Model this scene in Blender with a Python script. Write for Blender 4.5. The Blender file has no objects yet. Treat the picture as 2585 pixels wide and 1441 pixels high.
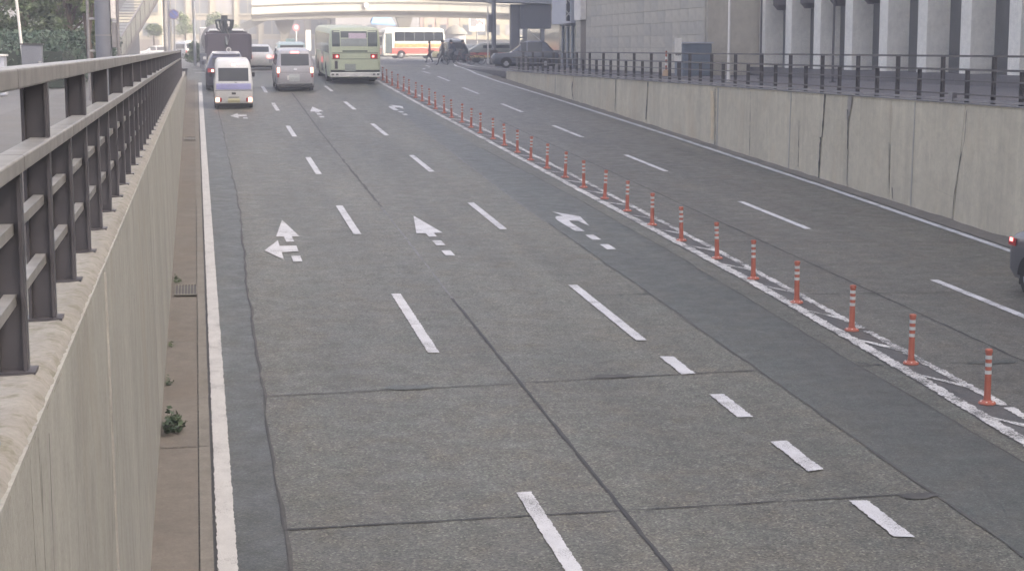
import bpy, math, random
from mathutils import Vector, Matrix
rad = math.radians
rnd = random.Random(11)
sc = bpy.context.scene
col = sc.collection

# ------------------------------------------------------------------ camera
HS, H0, SL = 1.171, 4.881, .0386          # camera over street, camera over ramp, ramp slope
yaw, pitch, roll = .1825, .1389, -.0013
F = Vector((math.sin(yaw)*math.cos(pitch), math.cos(yaw)*math.cos(pitch), -math.sin(pitch)))
Rv = Vector((math.cos(yaw), -math.sin(yaw), 0)); U = Rv.cross(F)
Rv, U = Rv*math.cos(roll)+U*math.sin(roll), U*math.cos(roll)-Rv*math.sin(roll)
cam = bpy.data.objects.new('camera', bpy.data.cameras.new('camera'))
col.objects.link(cam)
cam.matrix_world = Matrix(((Rv.x, U.x, -F.x, 0), (Rv.y, U.y, -F.y, 0), (Rv.z, U.z, -F.z, HS), (0, 0, 0, 1)))
cam.data.sensor_width = 36; cam.data.lens = 59.58
cam.data.clip_start = .05; cam.data.clip_end = 3000
sc.camera = cam

# ------------------------------------------------------------------ light
SUN_EL, SUN_AZ = rad(36), rad(120)         # azimuth clockwise from +Y: sun stands behind the camera to the right
w = bpy.data.worlds.new('World'); sc.world = w; w.use_nodes = True
nt = w.node_tree; bg = nt.nodes['Background']
sky = nt.nodes.new('ShaderNodeTexSky'); sky.sky_type = 'NISHITA'; sky.sun_disc = False
sky.sun_elevation = SUN_EL; sky.sun_rotation = SUN_AZ; sky.dust_density = 10.0; sky.air_density = .55; sky.ozone_density = .15
nt.links.new(sky.outputs[0], bg.inputs[0]); bg.inputs[1].default_value = .15
sun = bpy.data.objects.new('sun', bpy.data.lights.new('sun', 'SUN')); col.objects.link(sun)
sun.data.energy = 2.1; sun.data.angle = rad(.5); sun.data.color = (1, .93, .8)
sd = Vector((math.sin(SUN_AZ)*math.cos(SUN_EL), math.cos(SUN_AZ)*math.cos(SUN_EL), math.sin(SUN_EL)))
sun.rotation_euler = sd.to_track_quat('Z', 'Y').to_euler()
sc.view_settings.view_transform = 'Standard'; sc.view_settings.look = 'None'
sc.view_settings.exposure = 2.3; sc.view_settings.gamma = 1
sc.view_settings.use_curve_mapping = False

# ------------------------------------------------------------------ helpers
def rz(y):
    """height of the ramp surface: a straight climb that rounds off into the level street"""
    if y < 88: return HS-H0+SL*y
    if y < 104: return -(104-y)**2*SL/32
    return 0.

class MB:
    def __init__(s): s.v = []; s.f = []; s.mi = []
    def add(s, vs, fs, m=0):
        n = len(s.v); s.v += [tuple(v) for v in vs]
        for f in fs: s.f.append(tuple(n+i for i in f)); s.mi.append(m)
        return s
    def box(s, x0, x1, y0, y1, z0, z1, m=0):
        vs = [(x, y, z) for z in (z0, z1) for y in (y0, y1) for x in (x0, x1)]
        return s.add(vs, [(0, 2, 3, 1), (4, 5, 7, 6), (0, 1, 5, 4), (2, 6, 7, 3), (0, 4, 6, 2), (1, 3, 7, 5)], m)
    def hexa(s, p, m=0):                   # eight corners: four below, four above, each loop anticlockwise seen from above
        return s.add(p, [(3, 2, 1, 0), (4, 5, 6, 7), (0, 1, 5, 4), (1, 2, 6, 5), (2, 3, 7, 6), (3, 0, 4, 7)], m)
    def bar(s, a, b, wd, ht, m=0):         # rectangular bar from a to b, wd sideways, ht upwards
        a, b = Vector(a), Vector(b); d = (b-a).normalized()
        up = Vector((0, 0, 1)) if abs(d.z) < .95 else Vector((0, 1, 0))
        sx = d.cross(up).normalized()*wd/2; sz = sx.cross(d).normalized()*ht/2
        p = [a-sx-sz, a+sx-sz, a+sx+sz, a-sx+sz, b-sx-sz, b+sx-sz, b+sx+sz, b-sx+sz]
        return s.add(p, [(0, 1, 2, 3), (7, 6, 5, 4), (4, 5, 1, 0), (5, 6, 2, 1), (6, 7, 3, 2), (7, 4, 0, 3)], m)
    def tube(s, pts, rs, n=10, cap=True, m=0):
        pts = [Vector(p) for p in pts]; rs = rs if isinstance(rs, (list, tuple)) else [rs]*len(pts)
        base = len(s.v); prev = None
        for i, p in enumerate(pts):
            d = (pts[min(i+1, len(pts)-1)]-pts[max(i-1, 0)]).normalized()
            if prev is None:
                u = d.cross(Vector((0, 0, 1)) if abs(d.z) < .9 else Vector((1, 0, 0))).normalized()
            else:
                u = (prev-d*prev.dot(d)).normalized()
            prev = u; v = d.cross(u)
            for k in range(n):
                a = 2*math.pi*k/n; s.v.append(tuple(p+(u*math.cos(a)+v*math.sin(a))*rs[i]))
        for i in range(len(pts)-1):
            for k in range(n):
                a, b = base+i*n+k, base+i*n+(k+1) % n
                s.f.append((a, b, b+n, a+n)); s.mi.append(m)
        if cap:
            s.f.append(tuple(base+k for k in range(n-1, -1, -1))); s.mi.append(m)
            e = base+(len(pts)-1)*n
            s.f.append(tuple(e+k for k in range(n))); s.mi.append(m)
        return s
    def lathe(s, prof, n=14, m=0, c=(0, 0, 0)):
        return s.tube([(c[0], c[1], c[2]+z) for r, z in prof], [max(r, 1e-4) for r, z in prof], n, True, m)
    def rings(s, rs, m=0, cap=True):       # rs: list of closed loops with equal counts
        base = len(s.v); n = len(rs[0])
        for r in rs: s.v += [tuple(p) for p in r]
        for i in range(len(rs)-1):
            for k in range(n):
                a, b = base+i*n+k, base+i*n+(k+1) % n
                s.f.append((a, b, b+n, a+n)); s.mi.append(m)
        if cap:
            s.f.append(tuple(base+k for k in range(n-1, -1, -1))); s.mi.append(m)
            e = base+(len(rs)-1)*n; s.f.append(tuple(e+k for k in range(n))); s.mi.append(m)
        return s
    def prism(s, poly, z0, z1, m=0):       # poly anticlockwise in xy
        n = len(poly); vs = [(x, y, z0) for x, y in poly]+[(x, y, z1) for x, y in poly]
        fs = [tuple(range(n-1, -1, -1)), tuple(range(n, 2*n))]+[(i, (i+1) % n, n+(i+1) % n, n+i) for i in range(n)]
        return s.add(vs, fs, m)
    def build(s, name, mats, parent=None, smooth=None, bevel=0, loc=None, rot=None):
        me = bpy.data.meshes.new(name); me.from_pydata(s.v, [], s.f)
        for m in (mats if isinstance(mats, (list, tuple)) else [mats]): me.materials.append(m)
        me.polygons.foreach_set('material_index', s.mi)
        if smooth is not None:
            me.polygons.foreach_set('use_smooth', [True]*len(me.polygons)); me.set_sharp_from_angle(angle=rad(smooth))
        me.update()
        return link(name, me, parent, bevel, loc, rot)

def link(name, me, parent=None, bevel=0, loc=None, rot=None):
    o = bpy.data.objects.new(name, me); col.objects.link(o)
    if parent is not None: o.parent = parent
    if loc is not None: o.location = loc
    if rot is not None: o.rotation_euler = rot
    if bevel:
        b = o.modifiers.new('bevel', 'BEVEL'); b.width = bevel; b.segments = 2; b.limit_method = 'ANGLE'
    return o

def tag(o, label, cat, group=None):
    o['label'] = label; o['category'] = cat
    if group: o['group'] = group
    return o
def thing(name, label, cat, loc=(0, 0, 0), rz_=0, group=None, rx=0):
    o = bpy.data.objects.new(name, None); col.objects.link(o)
    o.location = loc; o.rotation_euler = (rx, 0, rz_); o.empty_display_size = .2
    return tag(o, label, cat, group)
def structure(o): o['kind'] = 'structure'; return o
def dup(root, loc, label, rotz=0):
    r = root.copy(); col.objects.link(r); r.location = loc; r.rotation_euler = (0, 0, rotz); r['label'] = label
    for c in root.children:
        d = c.copy(); col.objects.link(d); d.parent = r
        for g in c.children:
            e = g.copy(); col.objects.link(e); e.parent = d
    return r

# ------------------------------------------------------------------ materials
def srgb(r, g, b):
    f = lambda c: (c/255/12.92) if c/255 <= .04045 else ((c/255+.055)/1.055)**2.4
    return (f(r), f(g), f(b), 1)
class NT:
    def __init__(s, name, rough=.6, metal=0., spec=.5):
        s.m = bpy.data.materials.new(name); s.m.use_nodes = True; s.t = s.m.node_tree
        s.b = s.t.nodes['Principled BSDF']; s.set('Roughness', rough); s.set('Metallic', metal); s.set('Specular IOR Level', spec)
        s.tc = None
    def set(s, k, v): s.b.inputs[k].default_value = v
    def n(s, t, **kw):
        x = s.t.nodes.new(t)
        for k, v in kw.items(): setattr(x, k, v)
        return x
    def l(s, a, b): s.t.links.new(a, b)
    def co(s, scale=(1, 1, 1)):
        if s.tc is None: s.tc = s.n('ShaderNodeTexCoord')
        mp = s.n('ShaderNodeMapping'); mp.inputs['Scale'].default_value = scale
        s.l(s.tc.outputs['Object'], mp.inputs[0]); return mp.outputs[0]
    def noise(s, scale=1., detail=4, rough=.55, sc3=(1, 1, 1), dist=0):
        x = s.n('ShaderNodeTexNoise'); x.inputs['Scale'].default_value = scale; x.inputs['Detail'].default_value = detail
        x.inputs['Roughness'].default_value = rough; x.inputs['Distortion'].default_value = dist
        s.l(s.co(sc3), x.inputs['Vector']); return x.outputs['Fac']
    def ramp(s, fac, stops):
        x = s.n('ShaderNodeValToRGB'); e = x.color_ramp.elements
        while len(e) < len(stops): e.new(.5)
        for el, (p, c) in zip(e, stops):
            el.position = p; el.color = c if isinstance(c, tuple) else (c, c, c, 1)
        s.l(fac, x.inputs[0]); return x.outputs[0]
    def mix(s, a, b, fac, mode='MIX'):
        x = s.n('ShaderNodeMix', data_type='RGBA', blend_type=mode)
        for sock, v in ((x.inputs['Factor'], fac), (x.inputs['A'], a), (x.inputs['B'], b)):
            if isinstance(v, (int, float, tuple)): sock.default_value = v
            else: s.l(v, sock)
        return x.outputs['Result']
    def color(s, c):
        if isinstance(c, tuple): s.set('Base Color', c)
        else: s.l(c, s.b.inputs['Base Color'])
    def bump(s, h, strength=.3, dist=.01):
        x = s.n('ShaderNodeBump'); x.inputs['Strength'].default_value = strength; x.inputs['Distance'].default_value = dist
        s.l(h, x.inputs['Height']); s.l(x.outputs[0], s.b.inputs['Normal'])

def plain(name, c, rough=.5, metal=0., spec=.5, var=.12, scale=3., emit=0, coat=0):
    m = NT(name, rough, metal, spec)
    c = c if len(c) == 4 else (*c, 1)
    f = m.ramp(m.noise(scale, 5), [(.3, 1-var), (.7, 1+var*.6)])
    m.color(m.mix(c, f, 1., 'MULTIPLY'))
    if emit:
        m.set('Emission Color', c); m.set('Emission Strength', emit)
    if coat: m.set('Coat Weight', coat); m.set('Coat Roughness', .08)
    return m.m

def asphalt(name, c, c2, speck=.35, rough=.72, fine=95, tint=None):
    m = NT(name, rough, 0, .6)
    big = m.ramp(m.noise(.22, 5, .6, (1, .35, 1)), [(.35, 0.), (.7, 1.)])
    base = m.mix(c, c2, big)
    lanes = m.ramp(m.noise(1.1, 4, .6, (1, .06, 1)), [(.28, .76), (.72, 1.12)])
    base = m.mix(base, lanes, 1., 'MULTIPLY')
    med = m.ramp(m.noise(7, 6, .7), [(.25, .76), (.75, 1.18)])
    base = m.mix(base, med, 1., 'MULTIPLY')
    vo = m.n('ShaderNodeTexVoronoi'); vo.inputs['Scale'].default_value = fine; m.l(m.co(), vo.inputs['Vector'])
    sp = m.n('ShaderNodeSeparateColor'); m.l(vo.outputs['Color'], sp.inputs[0])
    st = m.ramp(sp.outputs[0], [(0, 1-speck), (.55, 1.), (.9, 1+speck*.6), (1., 1+speck*2.2)])
    base = m.mix(base, st, 1., 'MULTIPLY')
    base = m.mix(base, m.ramp(m.noise(1.6, 6, .7), [(.3, (.93, 1., 1.0, 1)), (.5, (1., 1., 1., 1)), (.7, (1.09, 1.0, .90, 1))]), 1., 'MULTIPLY')
    spill = m.ramp(m.noise(.55, 7, .72, (1, .45, 1), .6), [(.56, 1.), (.70, .80)])
    base = m.mix(base, spill, 1., 'MULTIPLY')
    m.color(base)
    m.l(m.ramp(m.noise(3, 5, .7), [(.3, rough-.12), (.7, rough+.08)]), m.b.inputs['Roughness'])
    hf = m.noise(60, 3)
    m.bump(hf, .35, .008)
    return m.m

def paint(name, c, under, wear=.5, fine=38):
    m = NT(name, .6, 0, .4)
    a = m.noise(fine, 5, .75); b = m.noise(2.2, 3, .6)
    s = m.n('ShaderNodeMath', operation='ADD'); m.l(a, s.inputs[0])
    k = m.n('ShaderNodeMath', operation='MULTIPLY'); m.l(b, k.inputs[0]); k.inputs[1].default_value = .55
    m.l(k.outputs[0], s.inputs[1])
    gone = m.ramp(s.outputs[0], [(wear-.03, 1.), (wear+.05, 0.)])
    dirt = m.ramp(m.noise(5, 5, .7, (1, .5, 1)), [(.3, .78), (.75, 1.)])
    m.color(m.mix(m.mix(c, dirt, 1., 'MULTIPLY'), under, gone))
    return m.m

def concrete(name, c, streak=.16, stain=None, rough=.85, sy=2.2, joints=False, moss=None):
    m = NT(name, rough, 0, .3)
    v = m.ramp(m.noise(sy, 5, .65, (1, 1, .05)), [(.25, 1-streak), (.75, 1+streak*.55)])
    f = m.ramp(m.noise(sy*5, 4, .7, (1, 1, .03)), [(.3, 1-streak*.55), (.6, 1.03)])
    g = m.ramp(m.noise(.7, 5, .6), [(.3, .9), (.7, 1.06)])
    p = m.mix(m.ramp(m.noise(45, 3), [(.3, .89), (.7, 1.07)]), m.ramp(m.noise(4, 6, .75), [(.32, .86), (.6, 1.03)]), 1., 'MULTIPLY')
    b = m.mix(m.mix(m.mix(m.mix(c, v, 1., 'MULTIPLY'), f, 1., 'MULTIPLY'), g, 1., 'MULTIPLY'), p, 1., 'MULTIPLY')
    if stain:
        k = m.ramp(m.noise(.45, 6, .7, (1, 1, .5)), [(.52, 0.), (.72, .7)])
        b = m.mix(b, stain, k)
    if moss:
        k = m.ramp(m.noise(9, 6, .75), [(.5, 0.), (.64, .85)])
        b = m.mix(b, moss, k)
    m.color(b); m.bump(m.noise(30, 5), .25, .01)
    return m.m

M = {}
M['asphalt'] = asphalt('old_asphalt', (.098, .099, .079, 1), (.134, .129, .101, 1), .66, .60, 55)
M['asphalt_dark'] = asphalt('newer_asphalt', (.066, .072, .063, 1), (.084, .090, .077, 1), .45, .56, 60)
M['asphalt_right'] = asphalt('worn_asphalt', (.092, .089, .073, 1), (.122, .115, .094, 1), .66, .52, 55)
M['ground'] = asphalt('street_asphalt', (.12, .12, .118, 1), (.14, .138, .132, 1), .2, .8, 40)
M['zone'] = asphalt('median_asphalt', (.085, .082, .078, 1), (.1, .095, .09, 1), .35)
M['tar'] = plain('joint_sealant', (.040, .040, .040), .7, var=.35, scale=9)
M['tar_worn'] = plain('worn_joint_sealant', (.074, .073, .068), .75, var=.35, scale=6)
M['pale_crack'] = plain('pale_joint_sealant', (.2, .2, .2), .8, var=.35, scale=4)
M['white_paint'] = paint('road_paint_white', (.62, .62, .62, 1), (.12, .117, .11, 1), .665, 70)
M['edge_paint'] = paint('road_paint_edge', (.54, .53, .50, 1), (.2, .19, .18, 1), .63, 90)
M['old_paint'] = paint('road_paint_worn', (.66, .65, .62, 1), (.1, .098, .092, 1), .735, 34)
M['wall_l'] = concrete('retaining_wall_concrete', (.37, .368, .325, 1), .15, (.31, .28, .22, 1), sy=1.1)
M['wall_r'] = concrete('retaining_wall_concrete_pale', (.54, .495, .385, 1), .15, (.45, .36, .25, 1), sy=1.0)
M['wall_back'] = plain('joint_shadow_concrete', (.05, .047, .042), .9)
M['ridge'] = concrete('lime_streaked_concrete', (.40, .385, .35, 1), .15)
M['coping'] = concrete('mossy_coping', (.30, .285, .25, 1), .12, None, .9, 3, moss=(.17, .165, .12, 1))
M['gutter'] = concrete('gutter_concrete', (.18, .162, .137, 1), .15, (.15, .122, .095, 1))
M['gutter_edge'] = concrete('gutter_edge_concrete', (.215, .20, .172, 1), .15, (.15, .135, .105, 1))
M['iron'] = plain('cast_iron', (.035, .035, .035), .6, .3)
M['steel'] = plain('brown_painted_steel', (.070, .065, .070), .42, .0, .5, .25, 4)
M['rail'] = plain('weathered_rail_steel', (.265, .258, .24), .45, .1, .5, .3, 6)
M['rail_r'] = plain('weathered_grey_rail', (.105, .098, .1), .45, .2, .5, .25, 4)
M['rail_pale'] = plain('pale_grey_rail', (.24, .23, .23), .5, .1, .5, .2, 4)
M['paving'] = concrete('sidewalk_paving', (.15, .148, .14, 1), .08, (.13, .118, .10, 1))
M['paving_pink'] = concrete('pinkish_paving_tile', (.135, .118, .106, 1), .08)
M['paving_r'] = concrete('grey_purple_paving', (.17, .16, .16, 1), .08)
M['orange'] = plain('orange_polyurethane', (.40, .115, .07), .55, 0, .5, .12, 5)
M['reflect'] = plain('white_reflective_band', (.72, .70, .66), .35)
M['glass'] = plain('vehicle_glass', (.018, .022, .026), .08, 0, .6, .05)
M['tyre'] = plain('tyre_rubber', (.018, .018, .019), .8)
M['rim'] = plain('wheel_rim', (.4, .4, .42), .35, .7)
M['black'] = plain('black_plastic', (.02, .02, .022), .5)
M['chrome'] = plain('bright_trim', (.6, .6, .6), .25, .8)
M['lamp_red'] = plain('tail_lamp_red', (.35, .03, .03), .25)
M['lamp_lit'] = plain('brake_lamp_lit', (1., .45, .28), .3, emit=1.6)
M['lamp_pink'] = plain('brake_lamp_lit_red', (1., .2, .18), .3, emit=1.1)
M['lamp_clear'] = plain('clear_lamp', (.7, .7, .72), .15)
M['plate_w'] = plain('white_licence_plate', (.5, .52, .5), .5, var=.03)
M['plate_y'] = plain('yellow_licence_plate', (.62, .58, .34), .5, var=.03)
M['leaf_a'] = M['leaf_b'] = None
def leafmat(name, c1, c2):
    m = NT(name, .55, 0, .35)
    oi = m.n('ShaderNodeTexNoise'); oi.inputs['Scale'].default_value = 1.7; oi.inputs['Detail'].default_value = 6
    m.l(m.co(), oi.inputs['Vector'])
    m.color(m.mix(c1, c2, m.ramp(oi.outputs['Fac'], [(.35, 0.), (.68, 1.)])))
    m.set('Transmission Weight', 0)
    return m.m
M['leaf_a'] = leafmat('evergreen_leaves', (.03, .055, .028, 1), (.10, .14, .055, 1))
M['leaf_b'] = leafmat('bright_leaves', (.06, .095, .032, 1), (.17, .21, .075, 1))
M['leaf_c'] = leafmat('hedge_leaves', (.03, .055, .04, 1), (.075, .12, .075, 1))
M['bark'] = plain('bark', (.10, .075, .06), .9, var=.4, scale=8)

# ------------------------------------------------------------------ ground, ramp, street
g = MB()
g.add([(-500, -80, -.03), (-.93, -80, -.03), (-.93, 104, -.03), (-500, 104, -.03)], [(0, 1, 2, 3)])
g.add([(15.8, -80, -.03), (500, -80, -.03), (500, 104, -.03), (15.8, 104, -.03)], [(0, 1, 2, 3)])
g.add([(-500, 104, -.004), (500, 104, -.004), (500, 1500, -.004), (-500, 1500, -.004)], [(0, 1, 2, 3)])
structure(g.build('ground', M['ground']))

YS = [-40, -25, -15, -8, -4, 0, 4, 8, 12, 16, 20, 25, 30, 35, 40, 45, 50, 55, 60, 65, 70, 75, 80, 84, 88, 90, 92, 94, 96, 98, 100, 102, 104, 106]
def sheet(xs0, xs1, lift, name, m, parent=None, ys=None):
    """strip of surface between two edges x0(y), x1(y), lying on the ramp"""
    b = MB(); ys = ys or YS
    for i, y in enumerate(ys):
        b.v += [(xs0(y), y, rz(y)+lift), (xs1(y), y, rz(y)+lift)]
        if i:
            k = 2*i; b.f.append((k-2, k-1, k+1, k)); b.mi.append(0)
    return b.build(name, m, parent)
def lerp(tab):
    def f(y):
        if y <= tab[0][0]: return tab[0][1]
        for (a, p), (b, q) in zip(tab, tab[1:]):
            if y <= b: return p+(q-p)*(y-a)/(b-a)
        return tab[-1][1]
    return f
road = structure(sheet(lambda y: -.5, lambda y: 15.5 if y < 90 else 15.5+(y-90)*.35, 0, 'road', M['asphalt']))
def dense(y0, y1, st=.5):
    n = max(1, int((y1-y0)/st)); return [y0+(y1-y0)*i/n for i in range(n+1)]
def wob(amp, seed, per=3.):
    r = random.Random(seed); ph = [r.uniform(0, 6.28) for _ in range(5)]
    return lambda y: amp*sum(math.sin(y*2*math.pi/(per/(1+k*.83))+ph[k])/(1+k*.6) for k in range(5))
w1, w2, w3 = wob(.010, 1, 5), wob(.007, 2, 6), wob(.007, 3, 6)
eL = lerp([(12, .66), (16, .66), (21, .68), (27, .70), (37, .83), (57, .80), (80, .7), (98, .6)])
sheet(lambda y: .2, lambda y: eL(y)+w1(y), .004, 'asphalt_patch', M['asphalt_dark'], road, dense(-20, 98))
rL = lerp([(13, 6.95), (26, 7.03), (37, 7.05), (61, 7.5), (86, 8.0)])
rR = lerp([(16, 8.33), (21.5, 8.36), (30, 8.5), (38, 8.5), (49, 8.3), (86, 8.45)])
sheet(lambda y: rL(y)+w2(y), lambda y: rR(y)+w3(y), .004, 'asphalt_patch', M['asphalt_dark'], road, dense(-20, 86))
zL = lerp([(16, 8.66), (20, 8.80), (23, 8.86), (26.5, 8.93), (40, 8.87), (68, 8.79), (92, 8.84)])
zR = lerp([(17, 9.27), (23, 9.35), (30, 9.44), (50, 9.48), (92, 9.6)])
sheet(lambda y: zL(y)-.05, lambda y: zR(y)+.05, .004, 'asphalt_patch', M['zone'], road, dense(-20, 92))
sheet(lambda y: zR(y)+.052, lambda y: 15.02, .003, 'asphalt_patch', M['asphalt_right'], road, dense(-20, 96, 2))
# longitudinal joints: lips of tar with an uneven edge
def strip(pts, wd, lift, name, m, parent=road, jit=.3, step=.25, seed=0):
    r = random.Random(seed); b = MB(); out = []
    for (x0, y0), (x1, y1) in zip(pts, pts[1:]):
        L = math.hypot(x1-x0, y1-y0); n = max(1, int(L/step))
        for i in range(n): out.append((x0+(x1-x0)*i/n, y0+(y1-y0)*i/n, (x1-x0)/L, (y1-y0)/L))
    out.append((*pts[-1], out[-1][2], out[-1][3]))
    for i, (x, y, dx, dy) in enumerate(out):
        h = wd/2*(1+r.uniform(-jit, jit)); k = wd/2*(1+r.uniform(-jit, jit))
        ax, ay, bx, by = x-dy*h, y+dx*h, x+dy*k, y-dx*k
        b.v += [(ax, ay, rz(ay)+lift), (bx, by, rz(by)+lift)]
        if i: q = 2*i; b.f.append((q-2, q-1, q+1, q)); b.mi.append(0)
    return b.build(name, m, parent)
strip([(3.83, 3), (3.83, 13), (3.84, 20.2), (3.845, 26)], .042, .008, 'road_joint', M['tar'], seed=1, jit=.45)
strip([(3.845, 26), (3.92, 37)], .035, .008, 'road_joint', M['pale_crack'], seed=2, jit=.9)
strip([(3.92, 37), (3.93, 47), (3.96, 56)], .05, .008, 'road_joint', M['tar_worn'], seed=3, jit=.95)
strip([(3.96, 56), (4.13, 76)], .06, .008, 'road_joint', M['tar_worn'], seed=4, jit=.5)
strip([(eL(y)+w1(y)+.01, y) for y in dense(8, 92, .4)], .03, .008, 'road_joint', M['tar_worn'], seed=5, jit=1.)
strip([(eL(y)+w1(y)+.0, y) for y in dense(12, 34, .4)], .016, .010, 'road_joint', M['tar'], seed=15, jit=1.)
strip([(rL(y)+w2(y)-.01, y) for y in dense(8, 34, .4)], .03, .008, 'road_joint', M['tar_worn'], seed=6, jit=.9)
strip([(rL(y)+w2(y)-.02, y) for y in dense(34, 62, .4)], .035, .008, 'road_joint', M['pale_crack'], seed=7, jit=.8)
strip([(rR(y)+w3(y)+.01, y) for y in dense(14, 50, .4)], .03, .008, 'road_joint', M['tar_worn'], seed=8, jit=.9)
strip([(10.62, 12), (10.62, 60)], .03, .008, 'road_joint', M['tar'], seed=9, jit=.8)
for k, y in enumerate([15.02, 20.28, 25.8, 31.0]):
    seg = {0: [(.7, 14.98, 6.98, 15.08), (8.35, 15.2, 8.75, 15.2), (9.35, 15.2, 14.9, 15.3)],
           1: [(.72, 20.05, 3.84, 20.2), (3.86, 20.24, 6.96, 20.45), (8.35, 20.5, 8.85, 20.5), (9.4, 20.45, 14.9, 20.3)],
           2: [(5.9, 25.85, 7.0, 25.9), (8.3, 25.7, 8.9, 25.7), (9.4, 25.5, 14.9, 25.0)],
           3: [(9.5, 31.02, 14.9, 30.2)]}[k]
    for j, (a, b_, c, d) in enumerate(seg):
        strip([(a, b_), (c, d)], (.026 if k == 0 else .024), .009, 'road_joint', M['tar'] if k in (0, 2, 3) else M['tar_worn'], seed=20+k*5+j, jit=.8)
strip([(1.9, 52.6), (3.2, 52.7)], .07, .009, 'road_joint', M['pale_crack'], seed=41, jit=.9)
strip([(3.5, 52.8), (5.0, 52.9)], .09, .009, 'road_joint', M['tar_worn'], seed=42, jit=.8)
for k, (a, b_, y) in enumerate([(7.6, 12.0, 47.5), (9.9, 14.6, 52), (9.8, 14.0, 58), (7.9, 8.4, 44), (10, 14.8, 66), (4.6, 6.0, 71), (9.8, 14.8, 44.5)]):
    strip([(a, y), (b_, y+.1)], .10, .009, 'road_joint', M['pale_crack'], seed=50+k, jit=.9)
def blot(x, y, rx, ry, m, seed, name='tar_spot'):
    r = random.Random(seed); n = 22
    pts = [(x+rx*math.cos(6.283*i/n)*r.uniform(.65, 1.05), y+ry*math.sin(6.283*i/n)*r.uniform(.55, 1.05)) for i in range(n)]
    b = MB(); b.add([(px, py, rz(py)+.011) for px, py in pts], [tuple(range(n))]); return b.build(name, m, road)
blot(2.45, 20.2, .36, .17, M['asphalt_dark'], 1); blot(5.05, 20.4, .32, .12, M['tar_worn'], 2)
blot(6.78, 15.0, .22, .10, M['tar_worn'], 3); blot(10.2, 20.4, .4, .12, M['asphalt_dark'], 4)

# ---------------------------------------------------------------- markings
def paintbox(x0, x1, y0, y1, name='lane_dash', m=None, jit=.007, seed=0, skew=0., lift=.013):
    r = random.Random(seed); ys = dense(y0, y1, .035); b = MB()
    for i, y in enumerate(ys):
        e = 0 if i in (0, len(ys)-1) else 1
        sx = skew*(y-y0)/(y1-y0)
        b.v += [(x0+sx+e*r.uniform(-jit, jit), y+(1-e)*r.uniform(-.03, .03), rz(y)+lift), (x1+sx+e*r.uniform(-jit, jit), y+(1-e)*r.uniform(-.03, .03), rz(y)+lift)]
        if i: q = 2*i; b.f.append((q-2, q-1, q+1, q)); b.mi.append(0)
    return b.build(name, m or M['white_paint'], road)
for k, (y0, y1) in enumerate([(11.4, 15.75), (22.1, 26.5), (33.0, 37.35), (43.6, 47.9), (54.4, 58.5), (65.4, 69.7), (76.2, 80.8)]):
    paintbox(2.94, 3.09, y0, y1, seed=k)
for k, (y0, y1) in enumerate([(22.45, 26.85), (33.25, 37.45), (43.8, 48.15), (54.45, 59.1), (65.7, 70.1), (76.8, 80.9)]):
    paintbox(5.89, 6.04, y0, y1, seed=10+k)
for k, (y0, y1, x) in enumerate([(20.34, 21.39, 6.03), (18.16, 19.27, 6.06), (15.98, 17.11, 6.09), (13.85, 14.96, 6.13)]):
    paintbox(x-.09, x+.09, y0, y1, seed=20+k, jit=.011)
for k, (y0, y1, x) in enumerate([(20.6, 26.4, 12.07), (32.4, 36.8, 12.07), (43.1, 47.4, 12.08), (53.1, 57.6, 12.09), (63.8, 68.3, 12.18), (74.5, 79.1, 12.26), (84.3, 88.6, 12.4), (91.4, 94.7, 12.4)]):
    paintbox(x-.075, x+.075, y0, y1, seed=30+k)
# solid lines
def solid(fx, wd, y0, y1, m, seed, jit=.012, gap=0., ):
    r = random.Random(seed); ys = dense(y0, y1, .05); b = MB(); prev = None
    for y in ys:
        if gap and r.random() < gap: prev = None; continue
        x = fx(y); b.v += [(x-wd/2+r.uniform(-jit, jit), y, rz(y)+.013), (x+wd/2+r.uniform(-jit, jit), y, rz(y)+.013)]
        q = len(b.v)
        if prev is not None: b.f.append((q-4, q-3, q-1, q-2)); b.mi.append(0)
        prev = q
    return b.build('edge_line', m, road)
solid(lambda y: .15, .165, 4, 84, M['edge_paint'], 1, .007)
rl = lerp([(20, 14.6), (29, 14.82), (39, 15.0), (53, 15.08), (71, 15.0), (84, 14.78), (91, 14.85), (100, 15.6), (112, 16.9), (129, 19.4)])
solid(rl, .17, 10, 129, M['white_paint'], 2, .008)
solid(lambda y: zL(y)+.05, .17, 8, 92, M['old_paint'], 3, .022)
solid(lambda y: zR(y)-.03, .12, 8, 92, M['old_paint'], 4, .024, .03)
y = 17.0; k = 0
while y < 90:                                # short slanting bars between the two lines
    a, c = zL(y+.72)+.1, zR(y)-.06
    wv = .30*random.Random(k).uniform(.75, 1.15)
    b = MB(); n = 6; r = random.Random(99+k)
    for i in range(n+1):
        t = i/n; x = a+(c-a)*t; yy = y+.72*(1-t); h = wv*(.35+.75*t)*r.uniform(.8, 1.15)
        b.v += [(x, yy-h/2, rz(yy-h/2)+.0135), (x, yy+h/2, rz(yy+h/2)+.0135)]
        if i: q = 2*i; b.f.append((q-2, q, q+1, q-1)); b.mi.append(0)
    b.build('hatch_bar', M['old_paint'], road)
    y += 2.16 if y < 60 else 2.16; k += 1
def flat(polys, name='lane_arrow', m=None, parent=road):
    b = MB()
    for p in polys:
        if sum(p[i][0]*p[(i+1) % len(p)][1]-p[(i+1) % len(p)][0]*p[i][1] for i in range(len(p))) < 0: p = p[::-1]
        b.add([(x, y, rz(y)+.014) for x, y in p], [tuple(range(len(p)))])
    return b.build(name, m or M['white_paint'], parent)
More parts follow.
